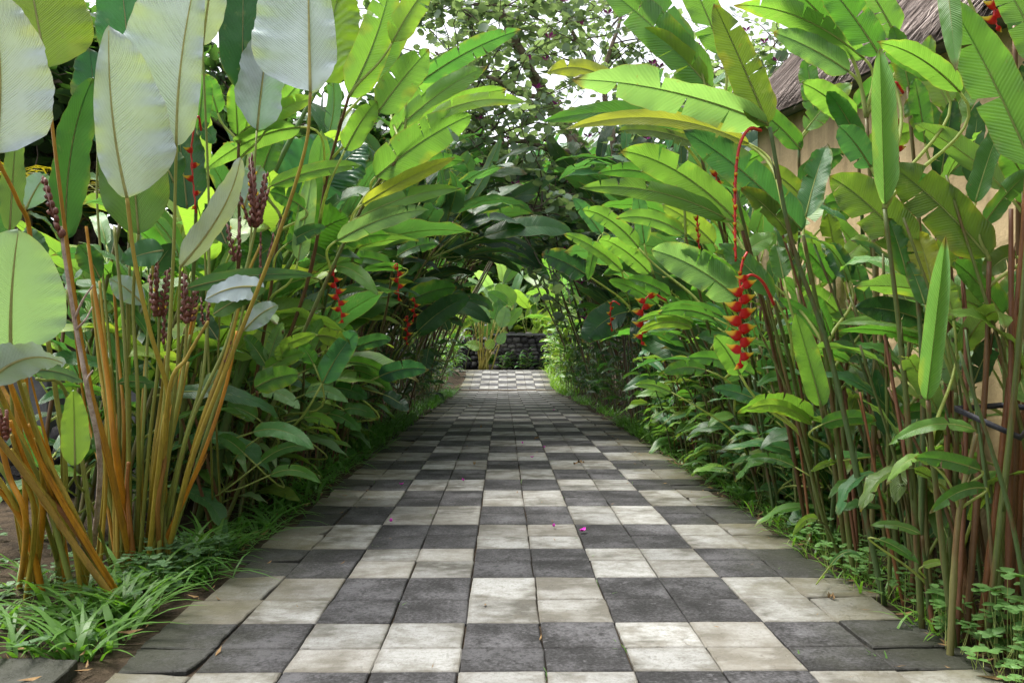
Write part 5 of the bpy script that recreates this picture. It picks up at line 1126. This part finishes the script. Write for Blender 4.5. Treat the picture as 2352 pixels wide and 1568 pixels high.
# ------------------------------------------------------------------ path end: lava wall, calathea clump
def rubble_wall(name, label, x0, x1, y0, th, h, seed, sz=0.22, zb=0.2, cap=False):
    r = random.Random(seed); t = thing(name, ((x0 + x1) / 2, y0, zb), label, 'wall'); mb = MB()
    mb.box((x0, y0 + 0.05, zb - 0.3), (x1, y0 + th, zb + h - 0.05), 0, (0.1, 0.1, 0.1, 1))
    z = zb
    while z < zb + h:
        hh = sz * r.uniform(0.6, 1.0); x = x0
        while x < x1:
            ww = sz * r.uniform(0.7, 1.5); k = len(mb.v); g = r.random(); c = (g, g, g, 1)
            cx, cz = x + ww / 2, z + hh / 2 + r.uniform(-.06, .06); d = r.uniform(0.02, 0.07); n = 8
            ring = []
            for q in range(n):
                a = 2 * math.pi * q / n + 0.2; f = r.uniform(0.9, 1.08)
                ring.append((cx + math.copysign(abs(math.cos(a)) ** 0.6, math.cos(a)) * ww * 0.5 * f, cz + math.copysign(abs(math.sin(a)) ** 0.6, math.sin(a)) * hh * 0.5 * f))
            for (px, pz) in ring: mb.v.append(Vector((px, y0 + 0.07, pz)))
            for (px, pz) in ring: mb.v.append(Vector((cx + (px - cx) * 0.82, y0 - d + r.uniform(-.01, .01), cz + (pz - cz) * 0.82)))
            mb.v.append(Vector((cx, y0 - d - 0.02, cz)))
            for q in range(n):
                q2 = (q + 1) % n; mb.face((k + q, k + q2, k + n + q2, k + n + q), None, 0, c); mb.face((k + n + q, k + n + q2, k + 2 * n), None, 0, c)
            x += ww
        z += hh * 0.95
    o = mb.build('stonework', M['lava'], smooth_=True); adopt(o, t)
    if cap:
        mb = MB(); mb.box((x0 - 0.05, y0 - 0.08, zb + h - 0.02), (x1 + 0.05, y0 + th + 0.05, zb + h + 0.06)); o = mb.build('coping', M['concrete'], smooth_=False); adopt(o, t)
    return t
rubble_wall('lava_stone_wall', 'dark lava stone wall closing off the far end of the path', -0.35, 5.5, 34.4, 0.5, 1.45, 5, 0.24, 0.2, True)
rubble_wall('lava_stone_wall', 'dark rubble wall half hidden by leaves behind the far calathea clump', -7, -0.9, 36.2, 0.5, 1.2, 8, 0.26, 0.2)
rubble_wall('low_rubble_wall', 'low rough grey boulder wall behind the sprawling orange stalks', -5.2, -2.25, 5.9, 0.6, 0.42, 6, 0.26, 0.0)
bF = Vector((-0.72, 33.5, 0.22))
F = thing('giant_calathea', bF, 'small distant calathea clump on yellow stalks where the path ends', 'plant')
rf = random.Random(55)
for i, (bx, by, tx, ty, wp, c) in enumerate([(1150, 752, 1165, 705, 34, 'pale'), (1160, 748, 1200, 708, 28, 'bright'), (1105, 800, 1070, 790, 26, 'lime'), (1118, 800, 1135, 782, 24, 'lime'), (1120, 740, 1100, 700, 26, 'pale'), (1135, 735, 1150, 690, 30, 'mid'),
                                          (1100, 740, 1085, 712, 24, 'bright'), (1145, 790, 1160, 765, 22, 'pale'), (1180, 700, 1138, 655, 44, 'bright'), (1165, 700, 1120, 672, 30, 'mid')]):
    Y = 33.2 + rf.uniform(-0.4, 0.4)
    cal(F, (bx, by, tx, ty, wp, c, dict(roll=rf.uniform(-20, 20))), Y, 560 + i)
    q = at(bx, by, Y); mb = MB(); b0 = bF + Vector((rf.uniform(-.3, .3), rf.uniform(-.2, .2), 0))
    mb.tube(bez([b0, b0.lerp(q, 0.5) + UP * 0.15, q], 8), [0.03] * 4 + [0.018] * 5, 6); o = mb.build('stalk', M['stalk']); o.color = (0.30, 0.27, 0.06, 1); adopt(o, F)
for i in range(8):
    mb = MB(); b0 = bF + Vector((rf.uniform(-.3, .3), rf.uniform(-.2, .2), 0)); q = at(1090 + 8 * i, 760 - rf.uniform(0, 40), 33.3)
    mb.tube(bez([b0, b0.lerp(q, 0.5), q], 8), [0.028] * 4 + [0.016] * 5, 6); o = mb.build('stalk', M['stalk']); o.color = (0.30, 0.25, 0.05, 1); adopt(o, F)

# ------------------------------------------------------------------ trees
TL = [M['tree_leaf'], M['rib']]
def leaf_quad_cloud(mb, P, D, size, r, bil=True):
    "one small round two lobed leaf"
    d = (Vector((r.gauss(0, 1), r.gauss(0, 1), r.gauss(-0.3, 0.6)))).normalized(); s = d.cross(UP + Vector((r.gauss(0, .5), r.gauss(0, .5), 0))).normalized(); n = s.cross(d)
    k = len(mb.v); L = size * r.uniform(0.7, 1.2); w_ = L * 0.52
    f = 0.22
    pts = [(0, 0, 0), (0.12, 0.62, f * .62), (0.55, 1.0, f), (0.95, 0.72, f * .7), (1.02, 0.3, f * .3), (0.88, 0, 0), (1.02, -0.3, f * .3), (0.95, -0.72, f * .7), (0.55, -1.0, f), (0.12, -0.62, f * .62)]
    for (a, b, c) in pts: mb.v.append(P + d * (a * L) + s * (b * w_) + n * (c * w_))
    g = r.uniform(0.4, 1.0)
    uv = [(0.5 + 0.5 * b, a) for (a, b, c) in pts]
    mb.face((k, k + 1, k + 2, k + 3, k + 4, k + 5), uv[:6], 0, (g, g, g, 1)); mb.face((k, k + 5, k + 6, k + 7, k + 8, k + 9), [uv[0]] + uv[5:], 0, (g, g, g, 1))
def limb_obj(parent, name, pts, r0, r1, mat):
    P = smooth(pts, 6); mb = MB(); n = len(P); rr = random.Random(n * 3)
    P = [p + Vector((rr.gauss(0, r0 * .12), rr.gauss(0, r0 * .12), 0)) if 0 < i < n - 1 else p for i, p in enumerate(P)]
    mb.tube(P, [lerp(r0, r1, i / (n - 1)) for i in range(n)], 9, 0); o = mb.build(name, mat); adopt(o, parent); return P
def crown_from(parent, limbs, seed, twigs_per, leaves_per, size, tint, tl=1.1, flowers=0):
    r = random.Random(seed); tw = MB(); lv = MB(); fl = MB()
    for P in limbs:
        for i in range(twigs_per):
            k = int(len(P) * (0.35 + 0.65 * r.random())); k = min(k, len(P) - 1); p = P[k].copy()
            d = Vector((r.gauss(0, 1), r.gauss(0, 1), r.gauss(0.1, 0.8))).normalized(); L = tl * r.uniform(0.5, 1.4); pts = [p]; st = L / 7
            for q in range(7):
                d = (d + Vector((r.gauss(0, .25), r.gauss(0, .25), r.gauss(-0.06, .22)))).normalized(); pts.append(pts[-1] + d * st)
            tw.tube(pts, [lerp(0.014, 0.004, q / 7) for q in range(8)], 4, 0, cap=False)
            for q in range(leaves_per):
                t_ = r.uniform(0.15, 1.0) * 7; j = min(6, int(t_)); pp = pts[j].lerp(pts[j + 1], t_ - j) + Vector((r.gauss(0, .07), r.gauss(0, .07), r.gauss(-0.03, .06)))
                leaf_quad_cloud(lv, pp, d, size, r)
            if r.random() < flowers:
                pp = pts[-1]
                for q in range(5):
                    a = q * 1.257; dd = Vector((math.cos(a), math.sin(a), 0.5)) * 0.11; s_ = dd.cross(UP).normalized() * 0.034; k2 = len(fl.v)
                    fl.v.extend([pp, pp + dd * 0.55 + s_, pp + dd, pp + dd * 0.55 - s_]); fl.face((k2, k2 + 1, k2 + 2, k2 + 3))
    o = tw.build('twigs', M['twig']); adopt(o, parent)
    o = lv.build('crown', TL); o.color = (*tint, 1); adopt(o, parent)
    if flowers: o = fl.build('blossom', M['petal']); adopt(o, parent)
Yt = 14.0
b = at(1585, 980, Yt + .4); b.z = gz(Yt) - 0.1
OT = thing('orchid_tree', (b.x, b.y, gz(Yt)), 'leaning orchid tree with round leaves and pink blossoms open against the white sky', 'tree')
trunk = limb_obj(OT, 'trunk', [b, at(1500, 700, Yt + .2), at(1402, 452, Yt), at(1332, 342, Yt), at(1300, 290, Yt), at(1255, 225, Yt - 0.4), at(1212, 155, Yt - 0.8), at(1180, 85, Yt - 1.0), at(1140, 10, Yt - 1.2), at(1100, -90, Yt - 1.4)], 0.13, 0.055, M['bark'])
lm = []
for pts, r0 in (([at(1402, 452, Yt), at(1410, 330, Yt), at(1385, 180, Yt + .3), at(1420, 60, Yt + .5), at(1440, -80, Yt + .8)], 0.07),
               ([at(1340, 350, Yt), at(1270, 345, Yt - .6), at(1205, 325, Yt - 1.2), at(1140, 330, Yt - 1.6), at(1080, 300, Yt - 2.0)], 0.055),
               ([at(1255, 225, Yt - .4), at(1190, 215, Yt - .8), at(1130, 180, Yt - 1.4), at(1060, 170, Yt - 1.8), at(1000, 120, Yt - 2.2)], 0.045),
               ([at(1180, 85, Yt - 1), at(1120, 70, Yt - 1.4), at(1060, 20, Yt - 1.8), at(1010, -40, Yt - 2)], 0.04),
               ([at(1402, 452, Yt), at(1480, 330, Yt + .6), at(1580, 210, Yt + 1), at(1680, 150, Yt + 1.5), at(1780, 110, Yt + 2)], 0.07),
               ([at(1385, 180, Yt + .3), at(1330, 100, Yt), at(1290, 30, Yt), at(1250, -60, Yt)], 0.045),
               ([at(1332, 342, Yt), at(1300, 430, Yt - 1.0), at(1250, 480, Yt - 2), at(1200, 480, Yt - 2.4)], 0.035),
               ([at(1480, 330, Yt + .6), at(1560, 330, Yt + 1), at(1660, 260, Yt + 1.6), at(1760, 250, Yt + 2)], 0.05),
               ([at(1405, 470, Yt), at(1460, 470, Yt - .8), at(1520, 430, Yt - 1.2), at(1600, 420, Yt - 1.6)], 0.045)):
    lm.append(limb_obj(OT, 'limb', pts, r0, 0.016, M['bark']))
crown_from(OT, lm + [trunk[20:]], 31, 25, 24, 0.125, (0.15, 0.225, 0.145), 1.7, 0.40)
def bg_tree(label, x, y, h, rad, seed, tint, size, group, nl=9, tw=16, lf=16, name='background_tree', low=0.42):
    r = random.Random(seed); zb = gz(y) if y < 34 else 0.2
    t = thing(name, (x, y, zb), label, 'tree', group); b = Vector((x, y, zb - 0.1))
    tr = limb_obj(t, 'trunk', [b, b + Vector((r.gauss(0, .2), r.gauss(0, .2), h * .35)), b + Vector((r.gauss(0, .3), r.gauss(0, .3), h * .62))], 0.03 * h, 0.015 * h, M['bark'])
    ls = []
    for i in range(nl):
        a = 6.283 * i / nl + r.uniform(-.4, .4); s = tr[6 + r.randrange(len(tr) - 7)]; e = b + Vector((math.cos(a) * rad * r.uniform(.5, 1), math.sin(a) * rad * r.uniform(.5, 1), h * r.uniform(low, 0.98)))
        ls.append(limb_obj(t, 'limb', [s, s.lerp(e, .5) + UP * .06 * h, e], 0.010 * h, 0.004 * h, M['bark']))
    crown_from(t, ls + [tr], seed + 1, tw, lf, size, tint, rad * 0.42)
DK = (0.040, 0.10, 0.026)
bg_tree('dark leafy tree rising behind the white backed calathea leaves', -5.2, 9.5, 7.0, 2.6, 61, DK, 0.20, None)
bg_tree('broad dark tree behind the pavilion roof', -7.5, 15.0, 8.5, 3.2, 62, (0.03, 0.075, 0.02), 0.24, None)
bg_tree('leafy tree overhanging the pavilion side hedge', -2.9, 11.5, 5.6, 2.0, 63, DK, 0.15, None, 11, 24, 24)
bg_tree('dark tree behind the thatched wall coping', 5.2, 12.0, 6.5, 2.4, 64, (0.03, 0.07, 0.022), 0.18, None)
bg_tree('tree standing over the wall side of the leaf tunnel', 4.2, 20.5, 5.2, 2.0, 65, DK, 0.20, None)
bg_tree('tree standing over the pavilion side of the leaf tunnel', -3.4, 20.0, 5.2, 2.2, 66, DK, 0.20, None)
for i, (x, y, h, ra) in enumerate([(-9, 42, 7, 3.6), (-3.5, 47, 6.5, 3.2), (2.2, 49, 6.3, 3.2), (7.5, 44, 7, 3.6), (13, 42, 8, 4), (-15, 40, 9, 4), (-1.2, 41, 8.6, 3.0), (1.9, 42, 9.0, 3.0)]):
    bg_tree(('widest', 'tall pale', 'low', 'narrow', 'rounded', 'farthest', 'dense tall', 'high crowned')[i] + ' sunlit bushy tree rising behind the end wall', x, y, h, ra, 80 + i, (0.06, 0.15, 0.025), 0.34, 'bushy trees behind the end wall', 14, 18, 14, low=0.10)

# yellow palm glimpsed behind the near leaves
pp = Vector((-4.6, 7.8, 0)); PT = thing('golden_palm', pp, 'palm with narrow golden fronds glimpsed between the near calathea leaves', 'palm')
mb = MB(); mb.tube([pp, pp + UP * 1.2, pp + Vector((.05, 0, 2.3))], [0.07, 0.055, 0.045], 9); o = mb.build('trunk', M['bark']); adopt(o, PT)
rp = random.Random(12)
for i in range(13):
    a = 6.283 * i / 13; mb = MB(); p = pp + Vector((.05, 0, 2.25)); d = Vector((math.cos(a), math.sin(a), 1.3)).normalized(); pts = [p]
    for q in range(14): d = (d + Vector((0, 0, -0.12))).normalized(); pts.append(pts[-1] + d * 0.10)
    mb.tube(pts, [lerp(.010, .003, q / 14) for q in range(15)], 4, 1)
    s = Vector((-math.sin(a), math.cos(a), 0))
    for q in range(2, 15):
        t_ = (pts[q] - pts[q - 1]).normalized()
        for sd in (-1, 1):
            e = pts[q] + (s * sd + t_ * .8 + UP * .15).normalized() * (0.30 * math.sin(math.pi * q / 16) + .06); m_ = pts[q].lerp(e, .5) + UP * .02; k = len(mb.v)
            mb.v.extend([pts[q], m_ + t_ * .013, e - UP * .04, m_ - t_ * .013]); mb.face((k, k + 1, k + 2, k + 3), [(0.5, 0), (0.8, .5), (.5, 1), (.2, .5)])
    o = mb.build('frond', [M['ginger'], M['rib']]); o.color = (0.30, 0.26, 0.02, 1); adopt(o, PT)

# ------------------------------------------------------------------ pavilion behind the bed
PV = thing('pavilion', (-6.0, 12, 0), 'dark open pavilion with grey steps and a thatched roof behind the bed', 'building')
def pbox(name, lo, hi, mat):
    mb = MB(); mb.box(lo, hi); o = mb.build(name, mat, smooth_=False); adopt(o, PV)
    bv = o.modifiers.new('edge', 'BEVEL'); bv.width = 0.012; bv.segments = 2; return o
pbox('floor_slab', (-9.5, 9.2, -0.1), (-3.3, 15.5, 0.62), M['concrete'])
for i in range(3): pbox('step', (-7.5, 9.2 - 0.36 * (3 - i), -0.1), (-3.6, 9.197 - 0.36 * (2 - i), 0.02 + 0.165 * (i + 1) - 0.02), M['concrete'])
for x in (-9.3, -6.4, -3.5):
    for y in (9.5, 15.2): pbox('post', (x - .09, y - .09, 0.623), (x + .09, y + .09, 3.3), M['darkwood'])
pbox('back_wall', (-9.4, 15.3, 0.623), (-3.4, 15.44, 3.25), M['darkwood'])
pbox('end_wall', (-9.44, 9.62, 0.623), (-9.3, 15.08, 3.25), M['darkwood'])
pbox('plinth_block', (-4.75, 8.1, 0.0), (-4.35, 8.5, 0.95), M['concrete'])
thatch_slope(PV, lambda s, y: Vector((-2.6 - 3.8 * s, y, 3.15 + 2.6 * s)), 8.6, 16.2, 3.8, 3200, 21, 'thatch')
thatch_slope(PV, lambda s, y: Vector((-10.2 + 3.8 * s, y, 3.15 + 2.6 * s)), 8.6, 16.2, 3.8, 800, 22, 'thatch')

# ------------------------------------------------------------------ edge grasses and ground cover: nobody could count them
def grass_obj(label, spots, seed, tint, Lr, wr, name='grass', arch=1.0):
    r = random.Random(seed); mb = MB()
    for (x, y, sc_) in spots:
        a = r.uniform(0, 6.283); L = r.uniform(*Lr) * sc_; w_ = r.uniform(*wr) * sc_; n = 5 if y < 10 else 3
        d = Vector((math.cos(a) * .45, math.sin(a) * .45, 1)).normalized(); p = Vector((x, y, gz(y) - 0.03)); s = Vector((-math.sin(a), math.cos(a), 0)); k = len(mb.v)
        g = r.uniform(0.2, 1)
        for i in range(n + 1):
            v = i / n; ww = w_ * (1 - v ** 2.2) * (0.6 + 0.4 * min(1, v * 4)) + 0.0004
            mb.v.extend([p - s * ww, p + s * ww])
            d = (d + Vector((math.cos(a), math.sin(a), -1.1)) * (0.15 * arch * r.uniform(.5, 1.7))).normalized(); p = p + d * (L / n)
        for i in range(n): mb.face((k + 2 * i, k + 2 * i + 1, k + 2 * i + 3, k + 2 * i + 2), [(0.1, i / n), (.9, i / n), (.9, (i + 1) / n), (.1, (i + 1) / n)])
    o = mb.build(name, M['grass']); o.color = (*tint, 1); tag(o, label, 'grass', kind='stuff'); return o
r = random.Random(9)
def clumps(n, xr, yr, per, sc_=(0.7, 1.2), spread=0.05):
    out = []
    for i in range(n):
        x, y = r.uniform(*xr), lerp(yr[0], yr[1], r.random()); s = r.uniform(*sc_)
        for k in range(per): out.append((x + r.gauss(0, spread), y + r.gauss(0, spread), s))
    return out
grass_obj('strappy dark green grass edging the path on the pavilion side', clumps(210, (-1.70, -1.42), (3.9, 13), 8) + clumps(110, (-1.8, -1.4), (12, 26), 8), 1, (0.07, 0.20, 0.03), (0.22, 0.46), (0.005, 0.012), arch=1.35)
grass_obj('strappy green grass edging the path on the wall side', clumps(170, (1.74, 2.0), (4.6, 13), 11) + clumps(90, (1.72, 2.05), (12, 30), 8), 2, (0.08, 0.21, 0.03), (0.18, 0.38), (0.005, 0.010), arch=1.35)
grass_obj('broad bladed light green grass at the near corner of the bed', clumps(60, (-2.9, -1.44), (2.92, 4.0), 6, (0.7, 1.3), 0.025) + clumps(26, (-1.78, -1.50), (3.0, 4.6), 7, (0.8, 1.3), 0.025), 3, (0.085, 0.205, 0.030), (0.18, 0.38), (0.007, 0.014), arch=1.0)
grass_obj('rough grass behind the low boulder wall', clumps(160, (-5.5, -2.3), (6.7, 9.0), 9), 4, (0.06, 0.13, 0.022), (0.15, 0.3), (0.004, 0.007))
grass_obj('fresh grass where the tunnel opens at the far end', clumps(120, (1.66, 2.4), (24, 33), 9, (1, 1.6)), 6, (0.14, 0.27, 0.03), (0.2, 0.4), (0.006, 0.01))
grass_obj('thin bright grass between the wall side canes', clumps(60, (1.66, 1.95), (3.0, 5.5), 6, (0.6, 1.1)), 7, (0.12, 0.27, 0.035), (0.15, 0.34), (0.004, 0.008))
jx = [-1.35 + 0.3 * k for k in range(1, 10)]
grass_obj('tiny weeds and moss sprouting in the joints of the path', [(r.choice(jx) + r.gauss(0, .006), r.uniform(2.6, 9) ** 1.0, r.uniform(.5, 1.2)) for _ in range(0)] + [q for _ in range(46) for x0, y0 in [(r.choice(jx), r.uniform(2.7, 8.5))] for q in [(x0 + r.gauss(0, .007), y0 + r.gauss(0, .03), r.uniform(.5, 1.2)) for _ in range(16)]], 12, (0.06, 0.15, 0.025), (0.035, 0.075), (0.002, 0.0045), name='joint_weeds')
def litter(label, spots, seed):
    r = random.Random(seed); mb = MB()
    for (x, y, s) in spots:
        z = gz(y) + (0.006 if -1.38 < x < 1.66 else -0.005 + r.uniform(0, 0.03)); a = r.uniform(0, 6.28); d = Vector((math.cos(a), math.sin(a), r.uniform(-.1, .2))); sd = Vector((-math.sin(a), math.cos(a), r.uniform(-.3, .3))); L = r.uniform(.012, .045) * s; w_ = L * r.uniform(.08, .3); p = Vector((x, y, z)); k = len(mb.v)
        mb.v.extend([p - d * L, p - d * L * .2 + sd * w_, p + d * L + UP * .012 * s, p + d * L * .1 - sd * w_]); mb.face((k, k + 1, k + 2, k + 3))
    o = mb.build('leaf_litter', M['dry']); tag(o, label, 'leaf litter', kind='stuff')
litter('dry leaf litter and twigs under the plants on both sides of the path', [(r.choice((r.uniform(-2.9, -1.36), r.uniform(1.62, 2.3))), r.uniform(2.4, 9) , r.uniform(.6, 1.3)) for _ in range(1500)] + [(r.choice((r.uniform(-1.36, -1.0), r.uniform(1.25, 1.64), r.uniform(-1.3, 1.6))), r.uniform(2.8, 12), r.uniform(.4, .8)) for _ in range(110)], 4)
def cover_obj(label, spots, seed, tint, hr=(0.03, 0.14), ls=(0.012, 0.022)):
    r = random.Random(seed); mb = MB()
    for (x, y, s) in spots:
        h = r.uniform(*hr) * s; p = Vector((x, y, gz(y) - 0.02)); q = p + Vector((r.gauss(0, .03), r.gauss(0, .03), h + 0.02)); mb.tube([p, p.lerp(q, .6), q], [.0016, .0014, .001], 3, 1, cap=False)
        a0 = r.uniform(0, 6.28)
        for k in range(4):
            a = a0 + (0.5, -0.5, 2.64, 3.64)[k] + r.gauss(0, .15); L = r.uniform(*ls) * 2 * s; d = Vector((math.cos(a), math.sin(a), r.uniform(-.25, .3))); sd = Vector((-math.sin(a), math.cos(a), 0)); kk = len(mb.v)
            for (u_, v_) in ((0, 0), (.3, .36), (.7, .42), (1, .12), (1, -.12), (.7, -.42), (.3, -.36)): mb.v.append(q + d * (u_ * L) + sd * (v_ * L) + UP * abs(v_) * L * .25)
            mb.face(range(kk, kk + 7), [(.5 + v_, u_) for (u_, v_) in ((0, 0), (.3, .36), (.7, .42), (1, .12), (1, -.12), (.7, -.42), (.3, -.36))])
    o = mb.build('ground_cover', [M['ginger'], M['rib']], smooth_=False); o.color = (*tint, 1); tag(o, label, 'ground cover', kind='stuff')
def scatter(n, xr, yr, s=(0.8, 1.3)): return [(r.uniform(*xr), r.uniform(*yr), r.uniform(*s)) for _ in range(n)]
cover_obj('creeping clover like ground cover beside the near pale pavers', scatter(210, (1.62, 2.25), (2.5, 3.3)) + scatter(90, (1.58, 1.85), (3.4, 4.8)) + scatter(60, (1.9, 2.3), (3.4, 5.5)), 1, (0.10, 0.24, 0.022))
cover_obj('bushy little peanut plant at the foot of the reddish canes', scatter(50, (1.74, 1.98), (2.75, 3.05), (1.0, 1.6)), 3, (0.10, 0.24, 0.025), (0.05, 0.22))
cover_obj('low dark clover like ground cover under the orange stalks', scatter(220, (-2.9, -1.45), (2.9, 4.6)) + scatter(160, (-1.75, -1.45), (3.9, 4.5)), 2, (0.055, 0.15, 0.025), (0.02, 0.12))
cover_obj('leafy ground cover between the wall side canes', scatter(350, (1.72, 2.25), (4.5, 8.0)), 4, (0.08, 0.20, 0.025), (0.03, 0.16))

# ------------------------------------------------------------------ litter on the paving
def petal(px, py, label, seed, size=0.03):
    r = random.Random(seed); p = gp(px, py); p.z = gz(p.y) + 0.012; mb = MB(); rows = []; uv = []
    a = r.uniform(0, 6.28); d = Vector((math.cos(a), math.sin(a), 0)); s = Vector((-d.y, d.x, 0))
    for i in range(7):
        v = i / 6; w_ = size * 0.42 * math.sin(math.pi * min(1, v * .9 + .06)) ** .8
        rows.append([d * ((v - .5) * size * 1.6) + s * (w_ * u) + UP * (0.012 * (v - .5) ** 2 * 4 * r.uniform(.6, 1.2) + .010 * u * u) for u in (-1, -.5, 0, .5, 1)]); uv.append([(0, 0)] * 5)
    mb.grid(rows, uv); o = mb.build('petal', M['petal']); o.location = p; tag(o, label, 'petal', 'fallen pink petals')
for i, (px, py, l, s) in enumerate([(1338, 1224, 'largest pink petal lying on a dark stone of the path', 0.040), (1272, 1214, 'pale pink petal lying on a light stone near the larger petal', 0.022), (898, 1202, 'bright magenta petal lying at the corner of a pale stone', 0.026), (922, 1116, 'small pink petal at the rim of a dark stone on the bed side', 0.022),
                           (1064, 1107, 'faint pink petal on a pale paving stone', 0.022), (1200, 1020, 'purple petal in the middle of the path where the shade begins', 0.030), (1250, 1030, 'tiny purple petal beside the curled brown leaf', 0.022), (1222, 1053, 'small dull petal on a shaded pale stone', 0.02), (1272, 934, 'far pink petal in the dim part of the tunnel', 0.03)]):
    petal(px, py, l, 700 + i, s)
def dry_leaf(px, py, label, seed, L=0.07, col_='dry'):
    r = random.Random(seed); p = gp(px, py); p.z = gz(p.y) + 0.012; mb = MB(); a = r.uniform(0, 6.28); d = Vector((math.cos(a), math.sin(a), 0.1))
    C = bez([d * -L * .5, UP * L * .25, d * L * .5 + UP * L * .1], 10)
    blade(mb, C, d.cross(UP), L * .22, prof_gin, r, fold=0.6, nv=10, nu=3, rib_r=0.0012, mats=(0, 0)); o = mb.build('fallen_leaf', M[col_]); o.location = p; tag(o, label, 'leaf', 'fallen leaves on the path')
dry_leaf(1232, 1010, 'curled brown leaf lying in a joint at the middle of the path', 1, 0.09)
dry_leaf(1330, 1068, 'upright yellowish dry leaf stuck in a joint of the path', 2, 0.10)
dry_leaf(1105, 980, 'small brown leaf lying on the shaded side of the path', 3, 0.08)
dry_leaf(1090, 1068, 'pale dry leaf fragment on a dark stone', 4, 0.06)
dry_leaf(1082, 925, 'dark curled leaf lying far down the path', 5, 0.12)
dry_leaf(1910, 1378, 'pale dry leaf at the edge of the brown stained paver', 6, 0.05)
